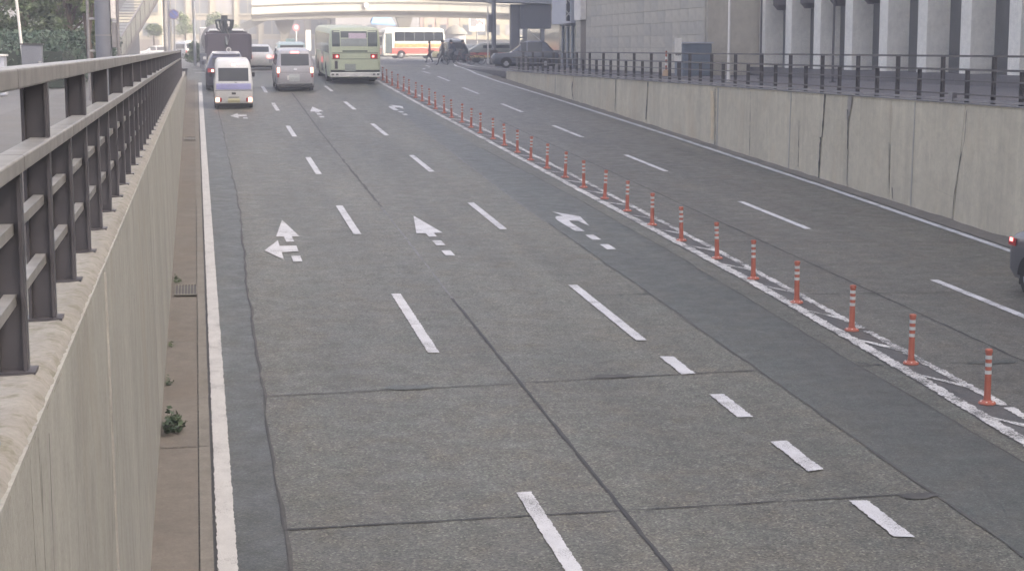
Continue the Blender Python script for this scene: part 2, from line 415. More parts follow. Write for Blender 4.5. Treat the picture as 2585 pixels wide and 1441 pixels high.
def straight_arrow(x, y):
    flat([[(x, y+5.35), (x-.26, y+2.85), (x-.08, y+2.82), (x-.08, y+2.35), (x+.08, y+2.35), (x+.08, y+2.82), (x+.26, y+2.85)]])
    flat([[(x-.085, y+1.25), (x+.085, y+1.25), (x+.085, y+1.85), (x-.085, y+1.85)]])
    flat([[(x-.085, y), (x+.085, y), (x+.085, y+.62), (x-.085, y+.62)]])
def left_arrow(x, y, near=True):
    if near:
        flat([[(x, y+5.35), (x-.23, y+3.05), (x-.08, y+3.02), (x-.07, y+2.35), (x+.08, y+2.35), (x+.07, y+3.02), (x+.22, y+3.0)]])
    flat([[(x-.52, y+1.35), (x-.22, y+2.55), (x-.22, y+1.85), (x+.09, y+1.85), (x+.09, y+1.15), (x-.22, y+1.1), (x-.22, y+.25)]])
    flat([[(x-.07, y), (x+.09, y), (x+.09, y+.65), (x-.07, y+.65)]])
def right_arrow(x, y):
    flat([[(x-.03, y+5.3), (x+.4, y+4.45), (x+.28, y+3.05), (x+.20, y+3.8), (x+.04, y+3.9), (x+.0, y+3.5), (x+.02, y+2.35), (x-.17, y+2.4),
           (x-.2, y+3.9), (x-.17, y+4.3), (x-.1, y+4.55), (x+.06, y+4.6)]])
    flat([[(x-.09, y+1.2), (x+.08, y+1.2), (x+.08, y+1.85), (x-.09, y+1.85)]])
    flat([[(x-.09, y), (x+.08, y), (x+.08, y+.62), (x-.09, y+.62)]])
straight_arrow(4.43, 30.1); left_arrow(1.66, 29.85); right_arrow(7.5, 30.4)
straight_arrow(4.45, 62.0); left_arrow(1.68, 61.7, False); right_arrow(7.6, 62.8)
flat([[(.6, 96.0), (2.9, 96.0), (2.9, 96.45), (.6, 96.45)]], 'stop_line'); flat([[(3.1, 95.2), (5.9, 95.2), (5.9, 95.65), (3.1, 95.65)]], 'stop_line')
flat([[(-.1, 93.5), (.5, 93.5), (.5, 93.9), (-.1, 93.9)]], 'stop_line'); flat([[(-.2, 99), (.5, 99), (.5, 99.5), (-.2, 99.5)]], 'stop_line')
for k, (x0, y0, x1, y1) in enumerate([(14.0, 104, 14.6, 108), (14.9, 112, 15.9, 118), (17.1, 128, 19.4, 140), (12.9, 98, 13.3, 100.6)]):
    flat([[(x0-.08, y0), (x0+.08, y0), (x1+.08, y1), (x1-.08, y1)]], 'lane_dash')
for k in range(5):
    flat([[(19.5+k*2.2, 168), (20.6+k*2.2, 168), (20.6+k*2.2, 174), (19.5+k*2.2, 174)]], 'crossing_bar')

# ---------------------------------------------------------------- left gutter
def slab(fx0, fx1, lift, name, m, parent=None, ys=None, depth=.2):
    b = MB(); ys = ys or YS
    for i, y in enumerate(ys):
        z = rz(y)+lift
        b.v += [(fx0(y), y, z), (fx1(y), y, z), (fx1(y), y, z-depth)]
        if i: q = 3*i; b.f += [(q-3, q-2, q+1, q), (q-2, q-1, q+2, q+1)]; b.mi += [0, 0]
    return b.build(name, m, parent)
gut = structure(bpy.data.objects.new('gutter', None)); col.objects.link(gut)
yy = -20.; k = 0
while yy < 86:
    nx = yy+5.4
    slab(lambda y: -.52, lambda y: -.09, .035, 'gutter_slab', M['gutter'], gut, dense(yy+.012, min(nx-.012, 86), 2))
    slab(lambda y: -.078, lambda y: .035, .04, 'gutter_kerb', M['gutter_edge'], gut, dense(yy+.012, min(nx-.012, 86), 2))
    yy = nx
strip([(.052, 5), (.052, 84)], .03, .010, 'gutter_seam', M['tar'], gut, jit=.5, seed=77)
def drain(x0, x1, y0, y1):
    t = structure(bpy.data.objects.new('drain_grate', None)); col.objects.link(t); t.parent = gut
    z = rz((y0+y1)/2)+.04
    MB().add([(x0, y0, z), (x1, y0, z+.0), (x1, y1, z+SL*(y1-y0)), (x0, y1, z+SL*(y1-y0))], [(0, 1, 2, 3)]).build('grate_pit', M['iron'], t)
    n = 7
    for i in range(n+1):
        x = x0+(x1-x0)*i/n
        MB().bar((x, y0, z+.008), (x, y1, z+.008+SL*(y1-y0)), .022, .014).build('grate_bar', M['gutter_edge'], t)
    for yv in (y0, y1):
        zz = z+.008+SL*(yv-y0); MB().bar((x0, yv, zz), (x1, yv, zz), .05, .014).build('grate_bar', M['gutter_edge'], t)
drain(-.42, -.09, 26.6, 27.5); drain(-.42, -.09, 53.0, 54.0)

# ---------------------------------------------------------------- retaining walls
def retaining_wall(name, label, side, xb, xt, joints, mats, y0, y1, th=.14, ridge=(), ztop=-.03):
    """joints: (y at top, y at bottom, gap); panels stand proud of a dark backing so that every joint is a real slot"""
    t = thing(name, label, 'retaining wall')
    s = side
    b = MB(); ys = [y0+(y1-y0)*i/24 for i in range(25)]
    for i, y in enumerate(ys):
        b.v += [(xb-s*.05, y, rz(y)-.3), (xt-s*.05, y, ztop-.02)]
        if i:
            q = 2*i; b.f.append((q-2, q, q+1, q-1) if s > 0 else (q-2, q-1, q+1, q)); b.mi.append(0)
    b.build('wall_backing', M['wall_back'], t)
    J = [(y0, y0, 0)]+list(joints)+[(y1, y1, 0)]
    for k, ((a, ab, ag), (c, cb, cg)) in enumerate(zip(J, J[1:])):
        n = max(2, int((c-a)/2.5)+1); b = MB()
        for i in range(n+1):
            u = i/n; yt = a+ag/2+(c-cg/2-a-ag/2)*u; yb_ = ab+ag/2+(cb-cg/2-ab-ag/2)*u
            b.v += [(xt, yt, ztop), (xb, yb_, rz(yb_)-.06), (xt-s*th, yt, ztop), (xb-s*th, yb_, rz(yb_)-.06)]
            if i:
                q = 4*i
                f = [(q-4, q-3, q+1, q), (q-2, q-4, q, q+2)]
                b.f += f if s > 0 else [x[::-1] for x in f]; b.mi += [0, 0]
        e = len(b.v)-4
        b.f += [(0, 2, 3, 1), (e, e+1, e+3, e+2)]; b.mi += [0, 0]
        b.build('wall_panel', mats[k % len(mats)], t)
    for (yt, yb_, wd) in ridge:
        zb = rz(yb_)
        MB().hexa([(xb+s*.0, yb_-wd/2, zb), (xb+s*.012, yb_-wd/2, zb), (xb+s*.012, yb_+wd/2, zb), (xb, yb_+wd/2, zb),
                   (xt+s*.0, yt-wd/2, ztop-.03), (xt+s*.012, yt-wd/2, ztop-.03), (xt+s*.012, yt+wd/2, ztop-.03), (xt, yt+wd/2, ztop-.03)]).build('wall_ridge', M['ridge'], t)
    return t
wl = retaining_wall('retaining_wall', 'streaked concrete retaining wall below the left railing, beside the gutter', 1, -.485, -.535,
    [(2.2, 2.2, .015), (5.27, 5.22, .014), (5.55, 5.52, .014), (7.4, 7.3, .006), (12.6, 12.1, .010), (18.24, 18.2, .03), (24.2, 24.2, .012), (30.1, 30.0, .014), (36, 36, .02), (42, 42, .014), (48, 48, .02), (54, 54, .014), (60, 60, .014), (66, 66, .014), (72, 72, .014), (78, 78, .01)],
    [M['wall_l']], -10, 88, ridge=[(9.6, 9.3, .03)])
cap = MB(); r = random.Random(5); ys = dense(-8, 90, .05); prof0 = [(-.535, -.05), (-.545, -.03), (-.575, .0), (-.615, .012), (-.66, .008), (-.95, .004), (-.95, -.1)]
for i, y in enumerate(ys):
    for j, (x, z) in enumerate(prof0):
        a = [.003, .006, .009, .006, 0, 0, 0][j]
        cap.v.append((x+r.uniform(-a, a), y, z+r.uniform(-a, a)*(.5 if j < 3 else .2)))
    if i:
        q = len(prof0)*i; n = len(prof0)
        for j in range(n-1): cap.f.append((q-n+j, q+j, q+j+1, q-n+j+1)); cap.mi.append(0)
cap.build('coping', M['coping'], wl, smooth=40)
rw = retaining_wall('retaining_wall', 'pale concrete retaining wall below the right railing, cracked by dark vertical joints', -1, 15.4, 15.42,
    [(10, 10, .02), (16, 16, .02), (22, 22, .02), (27.5, 27.5, .02), (32.5, 32.9, .022), (36.3, 36.2, .014), (38.8, 38.78, .035), (40.42, 40.7, .05), (44.6, 44.6, .012), (47.6, 47.6, .012), (49.5, 49.45, .02), (53.4, 53.4, .012), (57.4, 57.6, .04), (62.0, 62.1, .03), (65.5, 65.5, .016), (68.5, 68.5, .016), (71.5, 71.5, .016), (75, 75, .016), (79, 79, .016), (82, 82, .016)],
    [M['wall_r']], -10, 85, ridge=[(34.98, 35.02, .045), (42.9, 42.95, .06), (49.3, 49.3, .10), (73, 73, .08)], ztop=.03)
MB().box(15.38, 15.62, -10, 85.2, .032, .06).build('coping', M['rail_pale'], rw, bevel=.006)
# dirt bank where the wall meets the road
b = MB(); r = random.Random(3)
for i, y in enumerate(dense(10, 88, .5)):
    x0 = rl(y)+.13+r.uniform(0, .05)
    b.v += [(min(x0, 15.3), y, rz(y)+.014), (15.41, y, rz(y)+.05+r.uniform(0, .03))]
    if i: q = 2*i; b.f.append((q-2, q-1, q+1, q)); b.mi.append(0)
b.build('wall_foot_dirt', M['gutter'], road)

# open joints and cracks: dark ragged filler standing just proud of the panels
def crack(wall, pts, wd, m, seed, x, sgn, name='crack', jit=.5):
    r = random.Random(seed); b = MB(); out = []
    for (y0, z0), (y1, z1) in zip(pts, pts[1:]):
        n = max(1, int(abs(z1-z0)/.09)); out += [(y0+(y1-y0)*i/n, z0+(z1-z0)*i/n) for i in range(n)]
    out.append(pts[-1])
    for i, (y, z) in enumerate(out):
        o_ = r.uniform(-.08, .08)*wd; h = wd/2*(1+r.uniform(-jit, jit))
        b.v += [(x, y-h+o_, z), (x, y+h+o_, z)]
        if i:
            q = 2*i; b.f.append((q-2, q-1, q+1, q) if sgn < 0 else (q-2, q, q+1, q-1)); b.mi.append(0)
    return b.build(name, m, wall)
XR = 15.394
M['yellow_stain'] = concrete('yellow_lime_stain', (.62, .52, .36, 1), .12); M['mortar_patch'] = concrete('broken_mortar', (.30, .28, .25, 1), .2)
crack(rw, [(40.41, .02), (40.52, -1.05)], .06, M['tar'], 1, XR, -1); crack(rw, [(40.62, -1.05), (40.7, -2.08)], .09, M['tar'], 2, XR, -1)
crack(rw, [(38.82, -.55), (38.8, -1.25)], .055, M['tar'], 3, XR, -1); crack(rw, [(38.8, -1.25), (38.78, -2.1)], .05, M['mortar_patch'], 4, XR, -1, jit=.8)
crack(rw, [(38.7, .02), (38.74, -.2), (38.84, -.55)], .17, M['mortar_patch'], 5, XR-.003, -1, 'broken_edge', .7); crack(rw, [(38.84, -.3), (38.8, -.56)], .07, M['tar_worn'], 6, XR-.006, -1, 'broken_edge', .9)
crack(rw, [(36.3, -.95), (36.22, -2.0)], .035, M['tar_worn'], 7, XR, -1); crack(rw, [(36.05, -1.95), (36.02, -2.2)], .03, M['tar_worn'], 8, XR, -1)
crack(rw, [(32.4, -.1), (32.45, -.7), (32.62, -1.1), (32.86, -1.9), (32.9, -2.4)], .022, M['tar_worn'], 9, XR, -1, jit=.7)
crack(rw, [(36.2, -1.63), (34.2, -1.75), (32.0, -2.0), (30.6, -2.1)], .02, M['tar_worn'], 10, XR, -1, jit=.9)
crack(rw, [(49.55, -.04), (49.5, -1.75)], .04, M['tar_worn'], 11, XR, -1, jit=.8); crack(rw, [(49.9, -.12), (49.85, -.5), (49.8, -1.0), (49.8, -1.6)], .34, M['yellow_stain'], 12, XR+.003, -1, 'lime_stain', .35)
crack(rw, [(57.4, .0), (57.6, -1.3)], .09, M['tar'], 13, XR, -1, jit=.6); crack(rw, [(62., -.0), (62.1, -1.15)], .06, M['tar_worn'], 14, XR, -1); crack(rw, [(69.2, .02), (69.6, -.5), (69.3, -.95)], .12, M['tar_worn'], 15, XR, -1, jit=.8)
crack(rw, [(74.5, .0), (74.5, -.6)], .14, M['yellow_stain'], 16, XR, -1, 'lime_stain'); crack(rw, [(46.2, -.05), (46.2, -1.85)], .02, M['tar_worn'], 17, XR, -1, jit=.9); crack(rw, [(42.2, -.7), (42.2, -1.9)], .03, M['tar_worn'], 18, XR, -1, jit=.9)
XL = -.529
crack(wl, [(5.55, -.06), (5.5, -3.4)], .012, M['tar'], 21, -.50, 1, jit=.9); crack(wl, [(5.25, -.08), (5.2, -3.4)], .010, M['tar_worn'], 22, -.50, 1, jit=.9)
crack(wl, [(6.6, -.3), (6.3, -2.6)], .008, M['tar_worn'], 23, -.495, 1, jit=1.); crack(wl, [(12.7, -.6), (12.3, -2.6)], .015, M['tar'], 24, -.495, 1, jit=.9); crack(wl, [(9.1, -.75), (9.0, -1.0), (8.2, -1.9)], .012, M['tar_worn'], 25, -.49, 1, jit=1.)
crack(wl, [(18.2, -.4), (18.2, -2.9)], .035, M['tar'], 26, -.495, 1, jit=.6); crack(wl, [(15.2, -1.2), (15.1, -1.7)], .02, M['tar'], 27, -.49, 1, jit=.8); crack(wl, [(24.2, -.4), (24.2, -2.4)], .03, M['tar_worn'], 28, -.495, 1)

# ---------------------------------------------------------------- sidewalks
sl = structure(MB().box(-3.5, -.952, -20, 150, -.3, 0).build('sidewalk', M['paving']))
tiles = MB(); r = random.Random(8)
for iy in range(150):
    for ix in range(3):
        x = -.99-.3*ix; y = 2+iy*.3
        z = .004+r.uniform(0, .004)
        tiles.box(x-.288, x, y+.006, y+.294, -.01, z)
o = tiles.build('paving_tiles', M['paving_pink'], sl); o['kind'] = 'stuff'
structure(MB().box(15.625, 24.6, -20, 103, -.3, .0).build('sidewalk', M['paving_r']))
structure(MB().prism([(16.6, 103.02), (60, 103.02), (60, 118), (24, 118), (19, 112), (16.9, 106)], -.2, .0).build('sidewalk', M['paving_r']))

# ---------------------------------------------------------------- railings
tl = thing('railing', 'brown steel railing with wide flat posts on the left retaining wall', 'railing')
def mesh_of(mb, name, m, bevel=0):
    o = mb.build(name, m); me = o.data; bpy.data.objects.remove(o); return me
post_t = mesh_of(MB().box(-.735, -.63, -.008, .008, 0, 1.04).box(-.642, -.628, -.04, .04, 0, 1.035).box(-.74, -.726, -.04, .04, 0, 1.03).box(-.76, -.6, -.07, .07, 0, .012), 'post', M['steel'])
post_s = mesh_of(MB().box(-.735, -.63, -.008, .008, 0, .74).box(-.642, -.628, -.04, .04, 0, .735).box(-.74, -.726, -.04, .04, 0, .735).box(-.76, -.6, -.07, .07, 0, .012), 'post', M['steel'])
yv = -.01; k = 0
while yv < 72:
    tall = k % 2 == 1
    link('post', post_t if tall else post_s, tl, loc=(0, 1.29+1.25*k-2.5, .006)); yv = 1.29+1.25*(k+1)-2.5; k += 1
for zc, h, wd, x in ((1.065, .075, .12, -.685), (.765, .06, .1, -.665)):
    yv = -1.2
    while yv < 71:
        e = min(yv+2.5, 72.4)
        MB().box(x-wd/2, x+wd/2, yv+.004, e-.004, zc-h/2, zc+h/2).build('rail', M['rail'], tl, bevel=.008); yv = e
for zc in (.53, .275):
    yv = -1.2
    while yv < 71:
        MB().box(-.705, -.66, yv+.02, yv+1.23, zc-.02, zc+.02).build('rail', M['rail'], tl); yv += 1.25
MB().box(-.76, -.6, 72.35, 72.5, 0, 1.12).build('end_post', M['steel'], tl)
tr = thing('railing', 'long brown railing with thin rails above the right retaining wall', 'railing')
pr_t = mesh_of(MB().box(-.02, .02, -.055, .055, .06, .985).box(-.05, .05, -.012, .012, .06, .98), 'post', M['rail_r'])
pr_s = mesh_of(MB().box(-.02, .02, -.05, .05, .06, .72).box(-.05, .05, -.012, .012, .06, .715), 'post', M['rail_r'])
for k in range(50):
    yv = 24.4+1.177*k
    link('post', pr_t if k % 2 == 0 else pr_s, tr, loc=(15.5, yv, 0))
yv = 23.2
while yv < 83:
    e = min(yv+9.416, 83.3)
    for zc, h, m in ((1.0, .042, 'rail_r'), (.725, .042, 'rail_r'), (.5, .032, 'rail_r'), (.225, .034, 'rail_r'), (.115, .045, 'rail_pale')):
        MB().box(15.42, 15.475, yv+.01, e-.01, zc-h/2, zc+h/2).build('rail', M[m], tr)
    yv = e
MB().box(15.39, 15.5, 33.1, 33.28, .07, .26).build('rail_bracket', M['rail_pale'], tr)

# ---------------------------------------------------------------- lane divider posts
ORD = 'first second third fourth fifth sixth seventh eighth ninth tenth eleventh twelfth thirteenth fourteenth fifteenth sixteenth seventeenth eighteenth nineteenth twentieth twenty-first twenty-second twenty-third twenty-fourth twenty-fifth twenty-sixth twenty-seventh twenty-eighth twenty-ninth thirtieth thirty-first thirty-second thirty-third thirty-fourth thirty-fifth'.split()
p0 = thing('delineator_post', 'orange lane divider post, nearest of the row, at lower right', 'delineator post', (9.1, 18.33, rz(18.33)), 0, 'orange lane divider posts along the road centre')
MB().lathe([(.10, .0), (.105, .012), (.095, .03), (.06, .042), (.05, .05)], 16).build('base', M['orange'], p0, smooth=35)
MB().lathe([(.047, .045), (.040, .12), (.037, .55), (.037, .61), (.044, .615), (.044, .655), (.03, .662)], 14).build('post', M['orange'], p0, smooth=35)
for zc in (.385, .475, .565): MB().lathe([(.0395, zc-.022), (.0395, zc+.022)], 14).build('reflective_band', M['plate_w'], p0, smooth=35)
for i in range(6):
    a = i*1.047; MB().lathe([(.011, 0), (.011, .012)], 6, c=(.078*math.cos(a), .078*math.sin(a), .028)).build('bolt', M['reflect'], p0)
pr = random.Random(21)
for k in range(1, 35):
    y = 18.33+2.16*k
    if y > 91.5: break
    x = 9.1+min(.06, .002*k)+pr.uniform(-.03, .03)
    q = dup(p0, (x, y, rz(y)), f'orange lane divider post, {ORD[k]} from the near end of the row', pr.uniform(0, 1))
    q.rotation_euler = (pr.uniform(-.035, .035), pr.uniform(-.03, .045), pr.uniform(0, 1))

# ---------------------------------------------------------------- weeds
def weed(x, y, n, size, label):
    b = MB(); r = random.Random(int(y*10)); z = rz(y)+.03
    for i in range(n):
        a = r.uniform(-1.3, 1.3); L = size*r.uniform(.3, 1); el = r.uniform(.2, 1.2)
        px, py, pz = x+L*math.cos(a)*math.cos(el)*.8, y+L*math.sin(a), z+L*math.sin(el)*.7
        s_ = size*r.uniform(.08, .16); d = Vector((r.uniform(-1, 1), r.uniform(-1, 1), r.uniform(-.3, .6))).normalized(); e = d.cross(Vector((r.uniform(-1, 1), r.uniform(-1, 1), 1))).normalized()
        c = Vector((px, py, pz)); b.add([c-d*s_, c+e*s_*.6, c+d*s_, c-e*s_*.6], [(0, 1, 2, 3)])
        if i % 5 == 0: b.tube([(x, y, z-.03), (px, py, pz)], [.004, .002], 4)
    return tag(b.build('weed', M['leaf_a']), label, 'weed', 'weeds at the foot of the left wall')
weed(-.46, 18.5, 130, .34, 'largest leafy green weed sprouting where the left wall meets the gutter')
weed(-.47, 20.7, 40, .16, 'small weed tuft at the wall foot just behind the largest weed')
weed(-.47, 22.9, 30, .14, 'thin weed tuft at the wall foot, second behind the largest weed')
weed(-.46, 27.9, 40, .2, 'low weed tuft beside the nearer drain grate')
# ================================================================ buildings
M['tile'] = concrete('warm_stone_tile', (.52, .485, .41, 1), .05)
M['tile_b'] = concrete('warm_stone_tile_grey', (.47, .445, .385, 1), .05)
M['mortar'] = plain('recessed_joint', (.30, .28, .24), .9)
M['white_stone'] = concrete('pale_pillar_stone', (.80, .78, .71, 1), .05)
M['lilac_stone'] = concrete('lilac_grey_cladding', (.80, .76, .71, 1), .05)
M['dark_metal'] = plain('dark_window_metal', (.10, .09, .095), .4, .2)
M['dark_glass'] = plain('dark_window_glass', (.115, .115, .115), .3, 0, .5)
M['brown_panel'] = plain('brown_door_panel', (.12, .10, .085), .5)
M['bluegrey'] = plain('blue_grey_cladding', (.45, .47, .52), .5)
M['slate'] = plain('slate_grey_steel', (.17, .18, .205), .5)
M['greyglass'] = plain('grey_green_glass', (.10, .12, .12), .15)
M['shutter'] = plain('blue_grey_shutter', (.15, .18, .22), .5)
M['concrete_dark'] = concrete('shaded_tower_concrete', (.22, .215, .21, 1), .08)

# pillared building on the right
bp_ = thing('pillared_building', 'building of tall white stone pillars with dark recesses behind the right railing', 'building', (24.0, 0, 0))
MB().box(.95, 26, -55, 71.3, 0, 32).build('wall', M['lilac_stone'], bp_)
MB().box(-.3, .945, -55, 71.3, 0, .35).build('plinth', M['paving_r'], bp_)
MB().box(.1, .945, -55, 71.3, 9.0, 31).build('upper_wall', M['lilac_stone'], bp_)
pil = mesh_of(MB().box(0, .93, 0, .75, .352, 8.998), 'pillar', M['white_stone'])
win = mesh_of(MB().box(.8, .93, 0, 2.5, .36, 8.9), 'window', M['dark_glass'])
mul = mesh_of(MB().box(.72, .79, 0, .09, .36, 8.9), 'mullion', M['dark_metal'])
bay = MB(); n = 12; ring = []
for zc in (2.75, 2.95, 8.9): ring.append([(.5-(.55 if zc > 2.8 else .36)*math.sin(math.pi*i/n), 1.5-(.62 if zc > 2.8 else .5)*math.cos(math.pi*i/n), zc) for i in range(n+1)]+[(.79, 2.12, zc), (.79, .88, zc)])
bay.rings(ring)
baym = mesh_of(bay, 'bay_window', M['dark_metal'])
pm = mesh_of(MB().box(.3, .92, .755, .95, .36, 8.9), 'side_panel', M['lilac_stone'])
for k in range(16):
    y0 = 71.3-3.3*(k+1)+2.2
    link('pillar', pil, bp_, loc=(0, y0, 0)); link('side_panel', pm, bp_, loc=(0, y0, 0))
    wv = link('window', win, bp_, loc=(0, y0+.78, 0)); link('mullion', mul, wv, loc=(0, 1.2, 0))
    if k < 5: link('bay_window', baym, bp_, loc=(0, y0+.6, 0))
dr = MB().box(.6, .7, 46.3, 47.9, .36, 8.9).build('door', M['brown_panel'], bp_)
# tan stone-faced building beyond it
bt = thing('stone_faced_building', 'tan building faced with large stone tiles behind the right railing', 'building', (21.7, 71.4, 0))
MB().box(.08, 20, .02, 25.6, 0, 33).build('wall', M['mortar'], bt)
MB().box(-.02, .078, .02, 25.6, 4.66, 32.9).build('upper_wall', M['tile'], bt)
MB().box(.06, 20, -.09, .015, 0, 33.1).build('end_wall', M['tile'], bt)
tm = [mesh_of(MB().box(-.02, .078, .006, 1.274, .006, .574), 'stone_tile', M[k]) for k in ('tile', 'tile_b')]
r = random.Random(4)
for iz in range(8):
    for iy in range(20):
        if 24.9 > iy*1.28 > 22.9 and iz > 4: continue
        link('stone_tile', tm[r.random() < .3], bt, loc=(r.uniform(-.004, .004), .03+iy*1.28, .02+iz*.58))
MB().box(-.35, -.03, 22.9, 24.6, 2.75, 5.5).build('canopy_box', M['lilac_stone'], bt, bevel=.02)
MB().box(-.03, .0, 22.95, 24.3, .03, 2.74).build('recess_panel', M['brown_panel'], bt)
t = thing('storage_shed', 'blue grey shuttered shed standing against the tan stone wall', 'shed', (20.2, 69.6, 0))
MB().box(0, 1.25, 0, 1.3, 0, 1.35).build('cabin', M['shutter'], t, bevel=.02)
for k in range(6): MB().box(.04, 1.21, -.03, -.003, .1+k*.2, .27+k*.2).build('shutter_slat', M['shutter'], t)
MB().box(-.05, 1.3, -.06, 1.35, 1.36, 1.42).build('roof', M['bluegrey'], t)
t = thing('notice_board', 'pale notice board with dark marks beside the blue grey shed', 'sign', (19.85, 69.7, 0))
MB().box(0, .3, 0, .04, .62, 1.6).build('board', M['white_stone'], t); MB().box(.12, .18, .01, .03, 0, .62).build('leg', M['dark_metal'], t)
for k in range(3): MB().box(.04+.085*k, .10+.085*k, -.006, -.001, .86, .92).build('mark', M['black'], t)
t = thing('marker_post', 'orange and white marker post with a round base behind the right railing', 'marker post', (19.57, 70, 0))
MB().lathe([(.16, 0), (.17, .06), (.13, .22), (.05, .26)], 14).build('base', plain('ochre_base', (.45, .32, .2), .6), t, smooth=40)
MB().lathe([(.045, .26), (.04, 1.02), (.02, 1.05)], 10).build('post', M['orange'], t, smooth=40)
for zc in (.5, .75): MB().lathe([(.047, zc-.06), (.047, zc+.06)], 10).build('reflective_band', M['reflect'], t, smooth=40)
t = thing('lamp_post', 'slim white lamp post in front of the white pillars', 'lamp post', (18.5, 58, 0))
MB().lathe([(.07, 0), (.05, .5), (.035, 6)], 10).build('pole', M['reflect'], t, smooth=40)
MB().bar((0, 0, 5.95), (-.7, 0, 6.05), .06, .05).build('arm', M['reflect'], t); MB().box(-1.1, -.68, -.1, .1, 6.0, 6.1).build('lamp_head', M['rail_pale'], t, bevel=.02)
for k, (x, y) in enumerate([(21.2, 62.5), (21.3, 55.2)]):
    t = thing('sign_post', ['thin dark street pole between the white pillars, farther one', 'thin dark street pole before the white pillars, nearer one'][k], 'pole', (x, y, 0), 0, 'thin dark poles before the pillars')
    MB().lathe([(.045, 0), (.035, 5.5)], 8).build('pole', M['dark_metal'], t, smooth=40); MB().lathe([(.12, 0), (.12, .03)], 8).build('base_plate', M['dark_metal'], t)
# bluish shop block with the vertical sign
bb = thing('shop_block', 'pale blue grey shop block with a small vertical sign beside the tan building', 'building', (21.55, 98.2, 0))
MB().box(.9, 14, 0, 5.6, 0, 14).build('wall', M['bluegrey'], bb)
MB().box(.12, .86, 0.05, 5.5, 2.62, 14).build('upper_panel', M['bluegrey'], bb)
for k in range(4):
    wv = MB().box(.55, .85, .15+k*1.35, 1.35+k*1.35, .1, 2.5).build('window', M['greyglass'], bb)
    MB().box(.45, .54, .08+k*1.35, .16+k*1.35, .02, 2.55).build('frame', M['bluegrey'], wv)
sg = MB().box(-.04, .12, .35, .75, 2.75, 4.9).build('sign_board', M['black'], bb)
def text(body, size, parent, loc, rot, m, ext=.004):
    cu = bpy.data.curves.new('lettering', 'FONT'); cu.body = body; cu.size = size; cu.extrude = ext; cu.align_x = 'CENTER'; cu.align_y = 'CENTER'
    o = bpy.data.objects.new('tmp', cu); col.objects.link(o); dg = bpy.context.evaluated_depsgraph_get(); dg.update()
    me = bpy.data.meshes.new_from_object(o.evaluated_get(dg)); bpy.data.objects.remove(o); me.materials.clear(); me.materials.append(m)
    return link('lettering', me, parent, loc=loc, rot=rot)
for ch, zc in (('N', 3.9), ('X', 3.15)): text(ch, .5, bb, (.04, .34, zc), (rad(90), 0, 0), M['reflect'])
# grey tower across the side street: in the shade and throwing it over the crossing
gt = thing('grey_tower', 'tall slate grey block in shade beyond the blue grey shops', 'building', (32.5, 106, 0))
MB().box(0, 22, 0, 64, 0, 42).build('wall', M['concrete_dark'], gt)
for k in range(7):
    for j in range(3):
        wv = MB().box(-.06, -.005, 2+k*8.8, 8.6+k*8.8, 1.0+j*3.6, 3.4+j*3.6).build('window', M['greyglass'], gt)
for j in range(3): MB().box(1+j*7, 6.5+j*7, -.06, -.005, .6, 3.0).build('shop_window', M['greyglass'], gt)

# grey overpass stair landing, near and in shade
sd_ = thing('footbridge_landing', 'grey footbridge landing in shade beside the signal pole', 'footbridge', (0, 125, 0))
MB().hexa([(15.8, -1, 4.72), (26, -1, 4.4), (26, 1.6, 4.4), (15.8, 1.6, 4.72), (15.8, -1, 5.15), (26, -1, 5.15), (26, 1.6, 5.15), (15.8, 1.6, 5.15)]).build('deck', M['bluegrey'], sd_)
MB().box(15.8, 26, -1.06, -1.005, 5.18, 6.3).build('parapet', M['bluegrey'], sd_)
MB().box(22.95, 23.6, -.4, .2, 0, 4.38).build('pier', M['slate'], sd_)
MB().box(23.62, 25.9, -.7, 1.2, 2.6, 4.38).build('stair_wall', M['slate'], sd_)
for k in range(7):
    MB().hexa([(23.65+k*.32, -.6, 1.9-k*.26), (23.95+k*.32, -.6, 1.9-k*.26), (23.95+k*.32, 1.1, 1.9-k*.26), (23.65+k*.32, 1.1, 1.9-k*.26),
               (23.65+k*.32, -.6, 2.0-k*.26), (23.95+k*.32, -.6, 2.0-k*.26), (23.95+k*.32, 1.1, 2.0-k*.26), (23.65+k*.32, 1.1, 2.0-k*.26)]).build('stair_tread', M['slate'], sd_)
MB().bar((23.7, -.65, 2.9), (25.9, -.65, 1.1), .05, .05).build('handrail', M['bluegrey'], sd_)

# far sunlit footbridge curving over the crossing
M['cream'] = plain('cream_painted_steel', (.40, .385, .33), .6, var=.08, scale=.6)
M['cream_d'] = plain('aged_cream_steel', (.17, .16, .135), .7, var=.12, scale=.8)
fb = thing('footbridge', 'long cream footbridge curving over the sunlit far crossing', 'footbridge', (0, 220, 0))
xs = [7, 11, 15, 19, 23, 27, 31, 35, 39, 43, 48, 54]
def by(x): return -.006*(x-27)**2+.0
def bz(x): return 5.9-.0016*(x-26)**2
def seg(x0, x1, dy0, dy1, za, zb, name, m, par=fb):
    return MB().hexa([(x0, by(x0)+dy0, bz(x0)+za), (x1, by(x1)+dy0, bz(x1)+za), (x1, by(x1)+dy1, bz(x1)+za), (x0, by(x0)+dy1, bz(x0)+za),
                      (x0, by(x0)+dy0, bz(x0)+zb), (x1, by(x1)+dy0, bz(x1)+zb), (x1, by(x1)+dy1, bz(x1)+zb), (x0, by(x0)+dy1, bz(x0)+zb)]).build(name, m, par)
